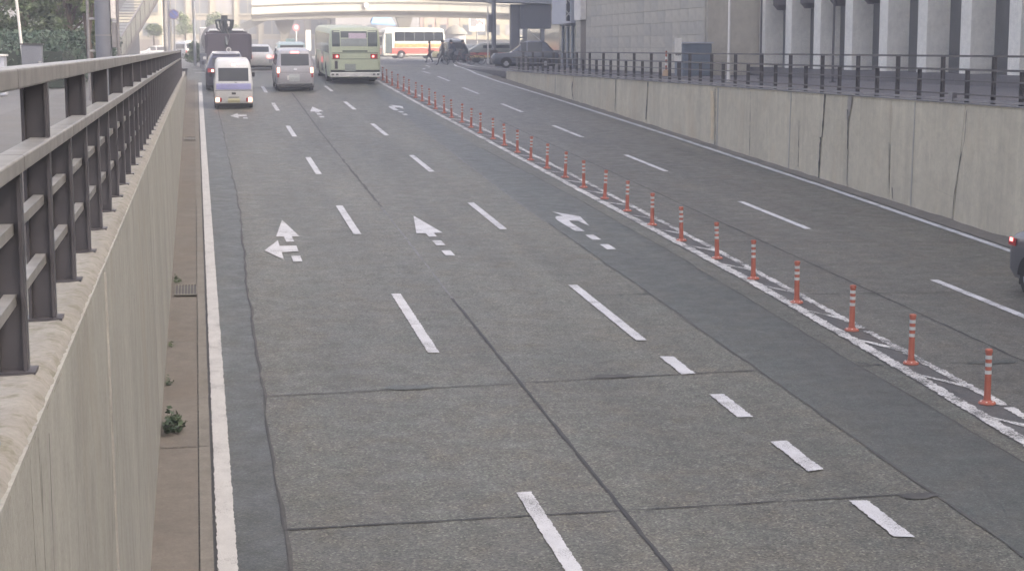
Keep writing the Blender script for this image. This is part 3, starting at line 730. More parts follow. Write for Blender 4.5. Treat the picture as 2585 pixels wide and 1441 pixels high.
for a, c in zip(xs, xs[1:]):
    seg(a+.02, c-.02, 0, .12, .12, 1.05, 'parapet_panel', M['cream'])
    seg(a, c, -.12, .16, 1.06, 1.2, 'rail', M['cream_d'])
    seg(a+.02, c-.02, .02, .1, 1.22, 1.9, 'screen_panel', M['cream'])
    seg(a, c, .13, 3.2, -.25, .1, 'deck', M['cream_d'])
    seg(a, c, .35, 1.1, -.75, -.26, 'girder', M['cream_d'])
    seg(a+.01, c-.01, -.05, .34, -.02, .1, 'edge_beam', M['cream_d'])
for x, wt, wb in ((11.2, 1.3, .5), (26.6, 1.1, .45), (48.5, 1.0, .45)):
    zt = bz(x)-.77
    MB().rings([[(x-wb, .5, 0), (x+wb, .5, 0), (x+wb, 1.3, 0), (x-wb, 1.3, 0)], [(x-wb, .5, zt*.6), (x+wb, .5, zt*.6), (x+wb, 1.3, zt*.6), (x-wb, 1.3, zt*.6)],
                [(x-wt, .4, zt), (x+wt, .4, zt), (x+wt, 1.3, zt), (x-wt, 1.3, zt)]]).build('pier', M['cream_d'], fb)
MB().hexa([(5.6, 0, 3.1), (11, -1.4, 5.6), (11, -1.3, 5.6), (5.6, .1, 3.1), (5.6, 0, 4.2), (11, -1.4, 6.9), (11, -1.3, 6.9), (5.6, .1, 4.2)]).build('stair_parapet', M['cream'], fb)
MB().hexa([(2.2, .2, .9), (5.5, .2, 3.0), (5.5, .3, 3.0), (2.2, .3, .9), (2.2, .2, 1.9), (5.5, .2, 4.1), (5.5, .3, 4.1), (2.2, .3, 1.9)]).build('stair_parapet', M['cream'], fb)
def disc(name, m, parent, c, R_, th=.03, n=20, face=-1):
    return MB().tube([(c[0], c[1], c[2]), (c[0], c[1]+face*th, c[2])], R_, n).build(name, m, parent)
t = thing('round_sign', 'round grey ringed sign fixed on the far cream footbridge', 'sign', (21.6, 219.55, 6.65))
disc('ring', M['rail_pale'], t, (0, 0, 0), .42); disc('face', M['reflect'], t, (0, -.031, 0), .32)

# tan apartment building and shops far behind
M['tan'] = plain('tan_render', (.25, .215, .155), .8, var=.1, scale=.4)
M['tan_l'] = plain('cream_render', (.30, .275, .205), .8, var=.08, scale=.4)
M['win_grey'] = plain('far_window_glass', (.10, .11, .12), .2)
M['curtain'] = plain('pale_window_blind', (.24, .235, .235), .7)
M['pink'] = plain('pink_render', (.36, .27, .23), .8, var=.1, scale=.5)
ta = thing('apartment_building', 'tan building with cream window bays behind the footbridge stair, far left', 'building', (-9, 272, 0))
MB().box(0, 30, 0, 14, 0, 22).build('wall', M['tan'], ta)
for i in range(8):
    x = .5+i*3.7
    MB().box(x-.3, x+.3, -.35, -.002, 0, 21).build('pilaster', M['tan_l'], ta)
    for z in (3.4, 6.6, 9.8):
        wv = MB().box(x+.6, x+3.1, -.05, -.004, z, z+2.2).build('window', M['win_grey'] if (i+int(z)) % 3 else M['curtain'], ta)
        MB().box(x+1.8, x+1.9, -.1, -.051, z, z+2.2).build('mullion', M['tan_l'], wv); MB().box(x+.5, x+3.2, -.2, -.06, z-.22, z-.02).build('sill', M['tan_l'], wv)
for i in range(6): MB().box(1+i*4.6, 4.8+i*4.6, -.06, -.003, .2, 2.6).build('shop_front', [M['win_grey'], M['curtain'], M['slate']][i % 3], ta)
tb = thing('corner_building', 'cream corner building behind the white cars on the far left', 'building', (-14, 236, 0))
MB().box(0, 9.6, 0, 18, 0, 18).build('wall', M['tan_l'], tb)
for i in range(3):
    for z in (2.9, 6.0, 9.2):
        wv = MB().box(.8+i*3.1, 2.9+i*3.1, -.05, -.004, z, z+1.7).build('window', M['win_grey'], tb); MB().box(.7+i*3.1, 3.0+i*3.1, -.2, -.06, z-.15, z-.02).build('sill', M['tan'], wv)
MB().box(.5, 9.2, -.06, -.003, .1, 2.4).build('shop_front', M['brown_panel'], tb)
specs = [(-120, 40, 'row_building', 'grey brown block closing the street at the far left edge', 'tan', 20), (-80, 40, 'row_building', 'plain block behind the dark trees on the far left', 'concrete_dark', 22), (-40, 26, 'row_building', 'brownish block between the trees and the cream corner building', 'brown_panel', 19),
         (21, 13, 'row_building', 'pale grey shop building behind the blue awning under the footbridge', 'curtain', 16), (34, 6.2, 'row_building', 'pink and cream striped building behind the small domed kiosk', 'pink', 15), (40.2, 12, 'row_building', 'cream building carrying the IN board right of the signal pole', 'tan_l', 17), (52, 40, 'row_building', 'pinkish block seen between the signal pole and the grey landing', 'pink', 19), (92, 90, 'row_building', 'long tan block behind the grey tower', 'tan', 20)]
for x, wd, nm, lb, m, h in specs:
    t = thing(nm, lb, 'building', (x, 262, 0))
    MB().box(.05, wd-.05, 0, 12, 0, h).build('wall', M[m], t)
    if -45 < x < 60:
        n = int(wd/2.2)
        for i in range(n):
            for z in (3.2, 6.0, 8.8):
                MB().box(.5+i*2.2, 1.9+i*2.2, -.05, -.004, z, z+1.6).build('window', M['win_grey' if (i*3+int(z)) % 4 else 'curtain'], t)
        MB().box(.3, wd-.3, -.06, -.003, .2, 2.4).build('shop_front', M['slate'], t); MB().box(.2, wd-.2, -1.0, -.07, 2.5, 2.8).build('awning', M[m], t)
        if m == 'pink':
            for i in range(3): MB().box(.6+i*1.9, 1.2+i*1.9, -.12, -.052, 2.9, 14).build('stripe', M['tan_l'], t)
t = thing('kiosk', 'small grey kiosk with a low domed roof in front of the striped building', 'kiosk', (36.2, 240, 0))
MB().lathe([(1.5, 0), (1.5, 3.1)], 12).build('wall', M['curtain'], t, smooth=40); MB().lathe([(1.75, 3.12), (1.7, 3.3), (1.1, 4.0), (.15, 4.5)], 12).build('roof', M['cream_d'], t, smooth=30)
t = thing('parking_sign', 'white board reading IN in dark red right of the kiosk', 'sign', (40.1, 245, 0))
MB().box(-1.15, 1.15, 0, .2, 3.6, 6.0).build('board', M['reflect'], t); MB().lathe([(.1, 0), (.1, 3.6)], 8).build('post', M['rail_pale'], t)
text('IN', 1.1, t, (.45, -.02, 4.85), (rad(90), 0, 0), plain('dark_red_print', (.2, .03, .03), .6)); MB().box(-.95, -.1, -.03, -.004, 4.3, 5.4).build('sign_panel', M['curtain'], t)
t = thing('shop_awning', 'blue shop awning under the far footbridge', 'awning', (25.2, 235, 0))
MB().hexa([(-1.6, -1.6, 4.4), (1.7, -1.6, 4.2), (1.6, 0, 4.9), (-1.6, 0, 4.9), (-1.6, -1.6, 4.6), (1.7, -1.6, 4.4), (.8, 0, 6.1), (-.9, 0, 6.1)]).build('canvas', plain('blue_canvas', (.16, .27, .45), .7), t)
for x in (-1.5, 1.6): MB().tube([(x, -1.55, 0), (x, -1.55, 4.3)], .05, 6).build('post', M['rail_pale'], t)
t = thing('round_sign', 'pink round road sign under the far footbridge', 'sign', (12.35, 215, 0))
disc('disc', plain('faded_pink_sign', (.62, .25, .27), .5), t, (0, -.05, 3.75), .45); disc('disc_centre', M['reflect'], t, (0, -.085, 3.75), .22); MB().tube([(0, 0, 0), (0, 0, 4.2)], .05, 8).build('post', M['reflect'], t)
t = thing('white_banner', 'narrow white shop banner standing beyond the waiting vehicles', 'banner', (13.6, 211, 0))
MB().box(-.32, .32, -.02, .02, .9, 3.4).build('cloth', M['reflect'], t); MB().tube([(-.34, 0, 0), (-.34, 0, 3.5)], .03, 6).build('pole', M['rail_pale'], t)

# ================================================================ left side: poles, stair, planting
t = thing('utility_pole', 'thick dark steel pole with pale side conduits behind the left railing', 'utility pole', (-2.06, 40, 0))
MB().lathe([(.26, 0), (.26, .02), (.185, .05), (.175, 4), (.165, 9)], 20).build('pole', M['slate'], t, smooth=40)
for x in (-.33, .33):
    MB().tube([(x, -.06, 0), (x, -.06, 9)], .032, 8).build('conduit', M['rail_pale'], t, smooth=40)
for x0, zs in ((-.33, (.3, 1.13, 1.85, 2.9)), (.33, (.95, 1.8, 2.9))):
    for z in zs: MB().bar((x0, -.06, z), (x0*.45, 0, z), .05, .05).build('bracket', M['chrome'], t)
MB().box(.19, .29, -.1, .1, 1.2, 1.75).build('cabinet', M['rail_pale'], t, bevel=.01); MB().box(.18, .29, -.1, .1, 1.85, 3.2).build('cabinet', M['lilac_stone'], t, bevel=.01)
MB().lathe([(.19, 1.46), (.19, 1.49)], 20).build('band', M['rail_pale'], t)
t = thing('utility_cabinet', 'dark grey utility cabinet beside the leaning white pole', 'cabinet', (-4.55, 50, 0))
MB().box(-.28, .28, -.2, .2, 0, 1.28).build('body', M['slate'], t, bevel=.015); MB().box(-.31, .31, -.23, .23, 1.283, 1.32).build('lid', M['steel'], t)
for x in (-.265, .015): MB().box(x, x+.25, -.215, -.203, .08, 1.22).build('door', M['slate'], t)
MB().box(.17, .26, -.225, -.206, .78, .83).build('handle', M['chrome'], t)
t = thing('stone_block', 'pale grey stone block at the left edge, in front of the dark cabinet', 'bollard', (-4.98, 45, 0))
MB().box(-.3, .22, -.3, .3, 0, .98).build('block', M['bluegrey'], t, bevel=.02); MB().box(-.34, .26, -.34, .34, .983, 1.04).build('cap', M['reflect'], t, bevel=.01)
t = thing('leaning_pole', 'slim white pole leaning slightly to the left behind the dark cabinet', 'pole', (-4.98, 52, 0))
MB().tube([(.05, 0, 0), (-.05, 0, 1.3), (-.38, 0, 6)], .042, 10).build('pole', M['reflect'], t, smooth=40); MB().lathe([(.09, 0), (.09, .05)], 10, c=(.05, 0, 0)).build('base', M['rail_pale'], t)
# stair of a footbridge on the left
fs = thing('footbridge_stair', 'pale stair flight with panelled parapet climbing away beyond the thick pole', 'stair', (0, 0, 0))
def sp(u): return Vector((-4.4+u*2.2, 104+u*14, .63+u*4.4))      # foot of the parapet along the flight
for k in range(9):
    a, c = sp(k/9+.004), sp((k+1)/9-.004); h = Vector((0, 0, 1.15)); d = Vector((.03, 0, 0))
    MB().hexa([a, a+d, c+d, c, a+h, a+d+h, c+d+h, c+h]).build('parapet_panel', plain('pale_green_panel', (.33, .34, .31), .6) if k == 0 else bpy.data.materials['pale_green_panel'], fs)
    MB().bar(a+Vector((.03, 0, -.12)), a+Vector((.03, 0, 1.2)), .05, .05).build('baluster', M['rail_pale'], fs)
a, c = sp(0), sp(1)
MB().bar(a+Vector((.03, 0, 1.2)), c+Vector((.03, 0, 1.2)), .09, .07).build('handrail', M['rail_pale'], fs)
MB().bar(a+Vector((-.1, 0, -.18)), c+Vector((-.1, 0, -.18)), .25, .3).build('stringer', M['rail_pale'], fs)
for k in range(22):
    p = sp(k/22); MB().box(p.x-1.9, p.x-.25, p.y, p.y+.6, p.z-.05, p.z+.0).build('tread', M['slate'], fs)
a, c = sp(0)+Vector((-1.9, 0, 0)), sp(1)+Vector((-1.9, 0, 0))
MB().hexa([a, a+Vector((.03, 0, 0)), c+Vector((.03, 0, 0)), c, a+Vector((0, 0, 1.15)), a+Vector((.03, 0, 1.15)), c+Vector((.03, 0, 1.15)), c+Vector((0, 0, 1.15))]).build('far_parapet', M['slate'], fs)
MB().hexa([(-4.5, 104.5, 0), (-3.6, 111, 0), (-3.5, 111, 0), (-4.4, 104.5, 0), (-4.5, 104.5, .5), (-3.6, 111, 2.5), (-3.5, 111, 2.5), (-4.4, 104.5, .5)]).build('side_wall', M['slate'], fs)
MB().tube([(-2.0, 119, 0), (-2.0, 119, 4.74)], .16, 10).build('column', M['rail_pale'], fs)
MB().box(-4.4, -1.7, 118.1, 122, 4.75, 5.0).build('landing', M['rail_pale'], fs); MB().box(-1.74, -1.7, 118.1, 122, 5.01, 6.1).build('landing_parapet', M['cream'], fs)
for k, (x, y, rr_, lb) in enumerate([(-2.33, 150, .17, 'dark street pole just left of the no parking sign'), (-.07, 120, .10, 'grey street pole at the end of the left railing, before the truck')]):
    t = thing('street_pole', lb, 'pole', (x, y, 0)); MB().lathe([(rr_*1.5, 0), (rr_, .1), (rr_*.9, 8)], 12).build('pole', M['slate'], t, smooth=40); MB().lathe([(rr_*1.08, 3.2), (rr_*1.08, 3.9)], 12).build('sticker_band', M['rail_pale'], t, smooth=40)
t = thing('cream_pole', 'slim cream pole standing between the dark pole and the no parking sign', 'pole', (-2.1, 152, 0)); MB().lathe([(.08, 0), (.07, 6)], 8).build('pole', M['cream'], t, smooth=40); MB().lathe([(.14, 0), (.14, .1)], 8).build('base', M['cream_d'], t)
t = thing('no_parking_sign', 'round blue no parking sign with ring and slash at the far left', 'sign', (-1.78, 149, 0))
disc('ring', plain('sign_ring', (.22, .16, .24), .4), t, (0, -.06, 4.05), .44, n=28); disc('face', plain('sign_blue', (.12, .16, .42), .4), t, (0, -.092, 4.05), .33, .01, 28)
MB().bar((-.24, -.108, 4.29), (.24, -.108, 3.81), .012, .09).build('slash', bpy.data.materials['sign_ring'], t); MB().tube([(0, 0, 0), (0, 0, 4.6)], .045, 8).build('post', M['rail_pale'], t)

def leaves(b, c, R_, n, size, r, flat=1.):
    for i in range(n):
        d = Vector((r.gauss(0, 1), r.gauss(0, 1), r.gauss(0, 1))).normalized()
        p = Vector(c)+Vector((d.x*R_, d.y*R_, d.z*R_*flat))*(r.random()**.45)
        a = Vector((r.gauss(0, 1), r.gauss(0, 1), r.gauss(0, .7))).normalized(); e = a.cross(Vector((r.gauss(0, 1), r.gauss(0, 1), r.gauss(0, 1)))).normalized()
        s_ = size*r.uniform(.5, 1.2); b.add([p-a*s_, p+e*s_*.45, p+a*s_, p-e*s_*.45], [(0, 1, 2, 3)])
def tree(x, y, h, Rc, m, label, seed, n=5200, size=.12, zc=.62, lean=(0, 0), group='trees behind the left railing'):
    r = random.Random(seed); t = thing('tree', label, 'tree', (x, y, 0), 0, group)
    tk = MB(); cr = MB(); top = Vector((lean[0], lean[1], h*.55))
    tk.tube([(0, 0, 0), top*.3, top*.65, top], [.14, .11, .09, .06], 8)
    cl = []
    for i in range(13):
        a = r.uniform(0, 6.28); q = Vector((math.cos(a)*Rc*r.uniform(.3, .9), math.sin(a)*Rc*r.uniform(.3, .9), h*(zc+r.uniform(-.36, .3))))
        s_ = top*r.uniform(.4, .95); tk.tube([s_, (s_+q)/2+Vector((0, 0, .15)), q], [.05, .035, .012], 5); cl.append(q)
    for i in range(24): a = r.uniform(0, 6.28); cl.append(Vector((math.cos(a)*Rc*r.uniform(.2, 1), math.sin(a)*Rc*r.uniform(.2, 1), h*(zc+r.uniform(-.4, .36)))))
    for q in cl: leaves(cr, q, Rc*r.uniform(.22, .42), n//len(cl), size, r, .75)
    tk.build('trunk', M['bark'], t, smooth=60); cr.build('crown', M[m], t)
tree(-5.9, 60, 6.2, 1.5, 'leaf_a', 'dark evergreen tree at the left edge behind the cabinet', 1, lean=(.2, 0))
tree(-7.6, 66, 7, 1.9, 'leaf_a', 'dark evergreen tree standing farthest back at the left edge', 2)
tree(-4.35, 62, 6.0, 1.35, 'leaf_b', 'bright yellow green tree left of the thick pole', 3, n=5200, zc=.66)
tree(-5.0, 70, 6.4, 1.5, 'leaf_a', 'dark tree behind the bright yellow green tree', 4)
tree(-6.6, 80, 8, 2.2, 'leaf_a', 'tall dark tree behind the stair foot', 5, n=4200, size=.16)
tree(-9.5, 74, 8, 2.3, 'leaf_a', 'tall dark tree outermost on the left', 6, n=4200, size=.16)
tree(-3.35, 58, 5, .55, 'leaf_b', 'slender tree with a slanting bare trunk beside the thick pole', 7, n=1500, zc=.8, lean=(-.25, 0))
hd = thing('hedge', 'clipped dark green hedge under the trees on the left', 'hedge', (-5.2, 55, 0))
hb = MB(); r = random.Random(31)
for i in range(15000):
    p = Vector((r.uniform(-1.6, 1.7), r.uniform(-2, 30), (r.random()**.55)*1.75)); a = Vector((r.gauss(0, 1), r.gauss(0, 1), r.gauss(0, 1))).normalized(); e = a.cross(Vector((r.gauss(0, 1), r.gauss(0, 1), 1))).normalized(); s_ = .08*r.uniform(.6, 1.3)
    hb.add([p-a*s_, p+e*s_*.5, p+a*s_, p-e*s_*.5], [(0, 1, 2, 3)])
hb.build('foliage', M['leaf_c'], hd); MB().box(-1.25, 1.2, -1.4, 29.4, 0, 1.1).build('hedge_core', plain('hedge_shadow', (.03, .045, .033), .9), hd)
for k, (x, y, z0, R_, mm, lb) in enumerate([(-4.6, 196, 3.9, 1.3, 'leaf_b', 'sunlit shrub above the white car on the far left'), (-1.2, 214, 4.2, 1.5, 'leaf_b', 'sunlit bush behind the no parking sign'), (2.2, 226, 4.6, 1.3, 'leaf_b', 'sunlit bush left of the footbridge stair'), (-.1, 128, .9, .75, 'leaf_a', 'small dark shrub between the grey street pole and the truck'), (5.3, 228, 3.2, 1.1, 'leaf_b', 'sunlit bush under the footbridge stair')]):
    t = thing('bush', lb, 'bush', (x, y, 0), 0, 'bushes by the far crossing'); b = MB(); r = random.Random(60+k)
    for i in range(10): leaves(b, (r.uniform(-.6, .6)*R_, r.uniform(-.5, .5), z0+r.uniform(-.7, .6)*R_), R_*.5, 110, .16, r)
    b.build('crown', M[mm], t); MB().tube([(0, 0, 0), (0, 0, z0)], [.12, .06], 6).build('trunk', M['bark'], t)

# signals and poles on the right of the crossing
t = thing('signal_pole', 'dark traffic signal pole at the right corner with a brown base box', 'signal pole', (21.2, 122, 0))
MB().lathe([(.2, 0), (.17, .2), (.15, 8)], 14).build('pole', M['slate'], t, smooth=40); MB().box(-.32, .24, -.3, -.16, .0, 1.05).build('control_box', M['brown_panel'], t, bevel=.02)
MB().tube([(-.35, -.1, 2.3), (-.35, -.1, 3.55)], [.19, .19], 12).build('signal_housing', M['slate'], t, smooth=40); MB().bar((-.35, 0, 3.2), (0, 0, 3.2), .06, .06).build('bracket', M['slate'], t)
MB().bar((-.05, 0, 4.3), (-1.4, 0, 4.75), .07, .07).build('arm', M['slate'], t)
t = thing('thin_pole', 'thin white pole just left of the dark signal pole', 'pole', (20.7, 121.6, 0)); MB().lathe([(.05, 0), (.045, 4.2)], 8).build('pole', M['reflect'], t, smooth=40); MB().lathe([(.1, 0), (.1, .06)], 8).build('base', M['rail_pale'], t)
gr = thing('guard_rail', 'low pale grey pedestrian guard rail at the end of the right wall', 'guard rail', (15.7, 84, 0))
for k in range(9): MB().box(.02+k*.26, .06+k*.26, k*1.0-.02, k*1.0+.02, 0, .75).build('post', M['rail_pale'], gr)
for z in (.72, .38): MB().bar((.04, 0, z), (.04+8*.26, 8, z), .04, .04).build('rail', M['rail_pale'], gr)
kb = structure(MB().prism([(15.6, 85.3), (15.9, 85.3), (16.3, 100), (19.9, 130), (19.5, 130), (15.95, 101)], -.1, .12).build('kerb', M['rail_pale']))
# ================================================================ vehicles
def rrect(hw, yr, yf, rd, n=4):
    rd = max(.01, min(rd, hw-.01, (yf-yr)/2-.01)); out = []
    for cx_, cy_, a0 in ((hw-rd, yf-rd, 0), (-hw+rd, yf-rd, 90), (-hw+rd, yr+rd, 180), (hw-rd, yr+rd, 270)):
        for i in range(n+1):
            a = rad(a0+90*i/n); out.append((cx_+rd*math.cos(a), cy_+rd*math.sin(a)))
    return out
def paintmat(name, c, rough=.3): return plain(name, c, rough, 0, .5, .04, 2, coat=.6)
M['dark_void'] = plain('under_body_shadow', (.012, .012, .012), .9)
class Car:
    """levels: (z, y rear, y front, half width, corner radius) from sill to roof; local +y is forward, the rear bumper is at y = 0"""
    def __init__(s, name, label, cat, loc, levels, m, rot=0., slope=0., group=None):
        s.L = levels; s.t = thing(name, label, cat, loc, rot, group, slope)
        b = MB(); b.rings([[(x, y, z) for x, y in rrect(hw, yr, yf, rd)] for z, yr, yf, hw, rd in levels]); s.body = b.build('body', m, s.t, smooth=38)
        z0, yr, yf, hw, _ = levels[0]
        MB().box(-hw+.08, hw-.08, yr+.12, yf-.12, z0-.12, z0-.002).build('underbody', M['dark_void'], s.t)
    def at(s, z):
        for a, b in zip(s.L, s.L[1:]):
            if z <= b[0]:
                u = (z-a[0])/max(1e-6, b[0]-a[0]); return [p+(q-p)*u for p, q in zip(a, b)]
        return list(s.L[-1])
    def panel(s, side, z0, z1, u0, u1, name, m, off=.006, parent=None, n=5, bot=None):
        """patch lying off the skin: rear/front u is x, left/right u is y"""
        b = MB()
        for i in range(n+1):
            z = z0+(z1-z0)*i/n; _, yr, yf, hw, rd = s.at(z)
            for u in (u0, u1):
                if side == 'rear': p = (u, yr-off, z)
                elif side == 'front': p = (u, yf+off, z)
                else: p = ((-hw-off) if side == 'left' else (hw+off), u, z)
                b.v.append(p)
            if i:
                q = 2*i; f = (q-2, q-1, q+1, q)
                b.f.append(f if side in ('rear', 'right') else f[::-1]); b.mi.append(0)
        o = b.build(name, m, parent or s.t)
        sm = o.modifiers.new('thick', 'SOLIDIFY'); sm.thickness = off*.8; sm.offset = -1
        return o
    def wheels(s, ys, R_=.29, w=.18, hw=None, z=None):
        hw = hw or max(l[3] for l in s.L)
        for y in ys:
            for sgn in (-1, 1):
                x = sgn*(hw-w*.5-.01)
                o = MB().tube([(x-w/2, y, R_), (x+w/2, y, R_)], R_, 20).build('wheel', M['tyre'], s.t, smooth=40, bevel=.015)
                MB().tube([(x+sgn*(w/2-.01), y, R_), (x+sgn*(w/2+.006), y, R_)], [R_*.62, R_*.56], 14).build('rim', M['rim'], o, smooth=40)
                b = MB()
                n = 14
                for i in range(n+1):
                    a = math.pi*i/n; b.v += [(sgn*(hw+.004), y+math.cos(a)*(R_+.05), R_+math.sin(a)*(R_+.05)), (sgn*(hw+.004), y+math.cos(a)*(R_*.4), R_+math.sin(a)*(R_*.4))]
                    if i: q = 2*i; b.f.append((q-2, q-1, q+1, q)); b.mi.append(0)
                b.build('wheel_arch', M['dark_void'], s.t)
    def lamp(s, side, x0, x1, z0, z1, m, name='tail_lamp', off=.02): return s.panel(side, z0, z1, x0, x1, name, m, off)
    def mirrors(s, y, z, hw, m):
        for sg in (-1, 1): MB().box(sg*(hw+.1)-.07, sg*(hw+.1)+.07, y-.05, y+.05, z-.08, z+.1).build('mirror', m, s.t, bevel=.02)
on = lambda x, y: (x, y, rz(y)+.016)
slp = math.atan(SL)
# white kei van
white = paintmat('white_van_paint', (.62, .62, .60))
v = Car('kei_van', 'small white van with a lavender band across its rear door, nearest in the left lane', 'van', on(1.39, 66.5),
        [(.2, .06, 3.3, .70, .08), (.32, .0, 3.36, .735, .10), (.95, .0, 3.38, .737, .10), (1.02, .02, 3.25, .735, .1), (1.6, .10, 2.85, .67, .12), (1.78, .2, 2.6, .63, .16), (1.86, .32, 2.4, .57, .2), (1.885, .55, 2.1, .42, .2)], white, 0, slp)
v.panel('rear', 1.06, 1.56, -.57, .57, 'rear_window', M['glass'], .012); v.panel('rear', .74, .97, -.66, .66, 'colour_band', plain('lavender_band', (.36, .36, .60), .4), .008)
v.panel('rear', .70, .715, -.7, .7, 'door_gap', M['black'], .006); v.panel('rear', .55, .63, -.08, .08, 'emblem', M['black'], .012)
o = v.panel('rear', .43, .455, -.2, .2, 'handle_strip', M['black'], .012)
v.panel('rear', .235, .39, -.23, .23, 'licence_plate', M['plate_y'], .04); MB().box(-.7, .7, -.03, -.002, .2, .21).build('bumper_edge', M['dark_void'], v.t)
for sg in (-1, 1):
    v.panel('rear', .27, .42, *(sorted((sg*.55, sg*.69))), 'tail_lamp', M['lamp_lit'], .02); v.panel('rear', .27, .42, *(sorted((sg*.46, sg*.545))), 'reverse_lamp', M['lamp_red'], .016)
v.panel('rear', 1.66, 1.7, -.06, .06, 'high_brake_lamp', M['lamp_lit'], .03)
for sd_n in ('left', 'right'): v.panel(sd_n, 1.08, 1.55, .35, 1.35, 'side_window', M['glass'], .008); v.panel(sd_n, 1.08, 1.55, 1.45, 2.5, 'side_window', M['glass'], .008)
v.panel('front', 1.1, 1.6, -.58, .58, 'windscreen', M['glass'], .01); v.mirrors(2.9, 1.15, .74, M['black']); v.wheels((.6, 2.75), .27, .15)
MB().tube([(0, .04, 1.03), (.12, .0, 1.0)], .012, 6).build('wiper', M['black'], v.t)
# silver minivan
silver = paintmat('silver_paint', (.40, .39, .40))
v = Car('minivan', 'silver minivan stopped in the middle lane beside the green bus', 'van', on(4.34, 76.9),
        [(.22, .08, 4.1, .78, .1), (.34, .0, 4.2, .835, .14), (.62, -.02, 4.24, .845, .14), (.98, .02, 4.22, .845, .14), (1.08, .04, 3.4, .84, .14), (1.62, .16, 2.9, .74, .16), (1.78, .26, 2.6, .70, .2), (1.85, .5, 2.3, .6, .22), (1.87, .8, 2.0, .4, .22)], silver, 0, slp)
v.panel('rear', 1.14, 1.66, -.62, .62, 'rear_window', M['glass'], .012); v.panel('rear', .44, .76, -.27, .2, 'licence_plate', M['plate_w'], .03); v.panel('rear', .5, .7, -.36, -.275, 'plate_lamp', M['reflect'], .02)
v.panel('rear', .84, .85, -.7, .7, 'door_gap', M['black'], .006); v.panel('rear', .22, .36, -.76, .76, 'bumper', M['chrome'], .03); v.panel('rear', .93, 1.0, -.07, .07, 'emblem', M['chrome'], .014)
for sg in (-1, 1): v.panel('rear', .82, 1.05, *(sorted((sg*.69, sg*.80))), 'tail_lamp', M['lamp_lit'], .02); v.panel('rear', .62, .81, *(sorted((sg*.71, sg*.80))), 'tail_lamp', M['lamp_red'], .018)
v.panel('rear', 1.69, 1.76, -.18, .18, 'high_brake_lamp', M['lamp_pink'], .02)
for sd_n in ('left', 'right'):
    for a, c in ((.4, 1.4), (1.5, 2.4), (2.5, 3.1)): v.panel(sd_n, 1.14, 1.6, a, c, 'side_window', M['glass'], .008)
v.panel('front', 1.14, 1.66, -.66, .66, 'windscreen', M['glass'], .01); v.mirrors(3.2, 1.2, .84, silver); v.wheels((.75, 3.35), .31, .18)
MB().box(-.84, .84, -.05, .02, .19, .22).build('bumper_edge', M['dark_void'], v.t)
# green city bus
green = plain('pale_green_bus_paint', (.52, .57, .40), .4, 0, .5, .05, 1.5, coat=.3)
v = Car('city_bus', 'pale green city bus seen from behind in the right hand turning lane', 'bus', on(7.52, 82.3),
        [(.3, .1, 10.3, 1.16, .12), (.42, .0, 10.4, 1.2, .16), (.75, -.02, 10.45, 1.22, .16), (1.9, .0, 10.45, 1.22, .16), (2.5, .1, 10.3, 1.18, .18), (2.64, .2, 10.1, 1.12, .22), (2.7, .4, 9.8, .95, .3)], green, 0, .024)
v.panel('rear', 1.78, 2.54, -1.1, -.72, 'rear_window', M['greyglass'], .012); v.panel('rear', 1.78, 2.54, .62, 1.08, 'rear_window', M['greyglass'], .012); v.panel('rear', 2.2, 2.5, -.68, .58, 'rear_window', M['greyglass'], .01)
v.panel('rear', 2.16, 2.42, -.3, .54, 'advert', plain('pale_pink_advert', (.62, .52, .58), .5), .02); v.panel('rear', 1.8, 2.15, -.68, .58, 'grey_panel', plain('grey_green_panel', (.33, .36, .34), .5), .016)
for z in (1.46, 1.17): v.panel('rear', z, z+.03, -1.12, 1.12, 'body_groove', plain('groove', (.17, .2, .15), .7) if z > 1.3 else bpy.data.materials['groove'], .008)
v.panel('rear', 1.52, 1.6, -.6, .6, 'body_groove', bpy.data.materials['groove'], .008)
for sg in (-1, 1): v.panel('rear', 1.2, 1.42, *(sorted((sg*.74, sg*1.08))), 'tail_lamp', M['lamp_red'], .02); v.panel('rear', 1.26, 1.36, *(sorted((sg*.82, sg*.92))), 'brake_lamp', M['lamp_pink'], .03)
v.panel('rear', .72, 1.1, -.98, -.84, 'vent', M['steel'], .012); v.panel('rear', .6, .95, -.5, .02, 'licence_plate', plain('grey_plate', (.30, .33, .30), .5), .02); v.panel('rear', .56, .66, -1.18, 1.18, 'dark_band', M['black'], .014)
bm = MB(); bm.box(-1.21, 1.21, -.1, -.025, .33, .55); bm.build('bumper', M['reflect'], v.t, bevel=.03)
for x in (-1.08, -.88, .9, 1.1): MB().box(x-.06, x+.06, -.115, -.101, .42, .49).build('bumper_lamp', M['black'], v.t)
MB().tube([(.6, -.09, .3), (.6, .3, .3)], .06, 10).build('exhaust', M['black'], v.t)
for k in range(7):
    for sd_n in ('left', 'right'): v.panel(sd_n, 1.45, 2.4, .5+k*1.35, 1.72+k*1.35, 'side_window', M['greyglass'], .01)
v.panel('left', .45, 2.3, 8.9, 9.9, 'door', M['greyglass'], .014); v.panel('left', .45, 2.3, 4.2, 5.6, 'door', M['greyglass'], .014)
v.panel('front', 1.1, 2.4, -1.05, 1.05, 'windscreen', M['glass'], .01); v.wheels((2.6, 7.9), .47, .28)
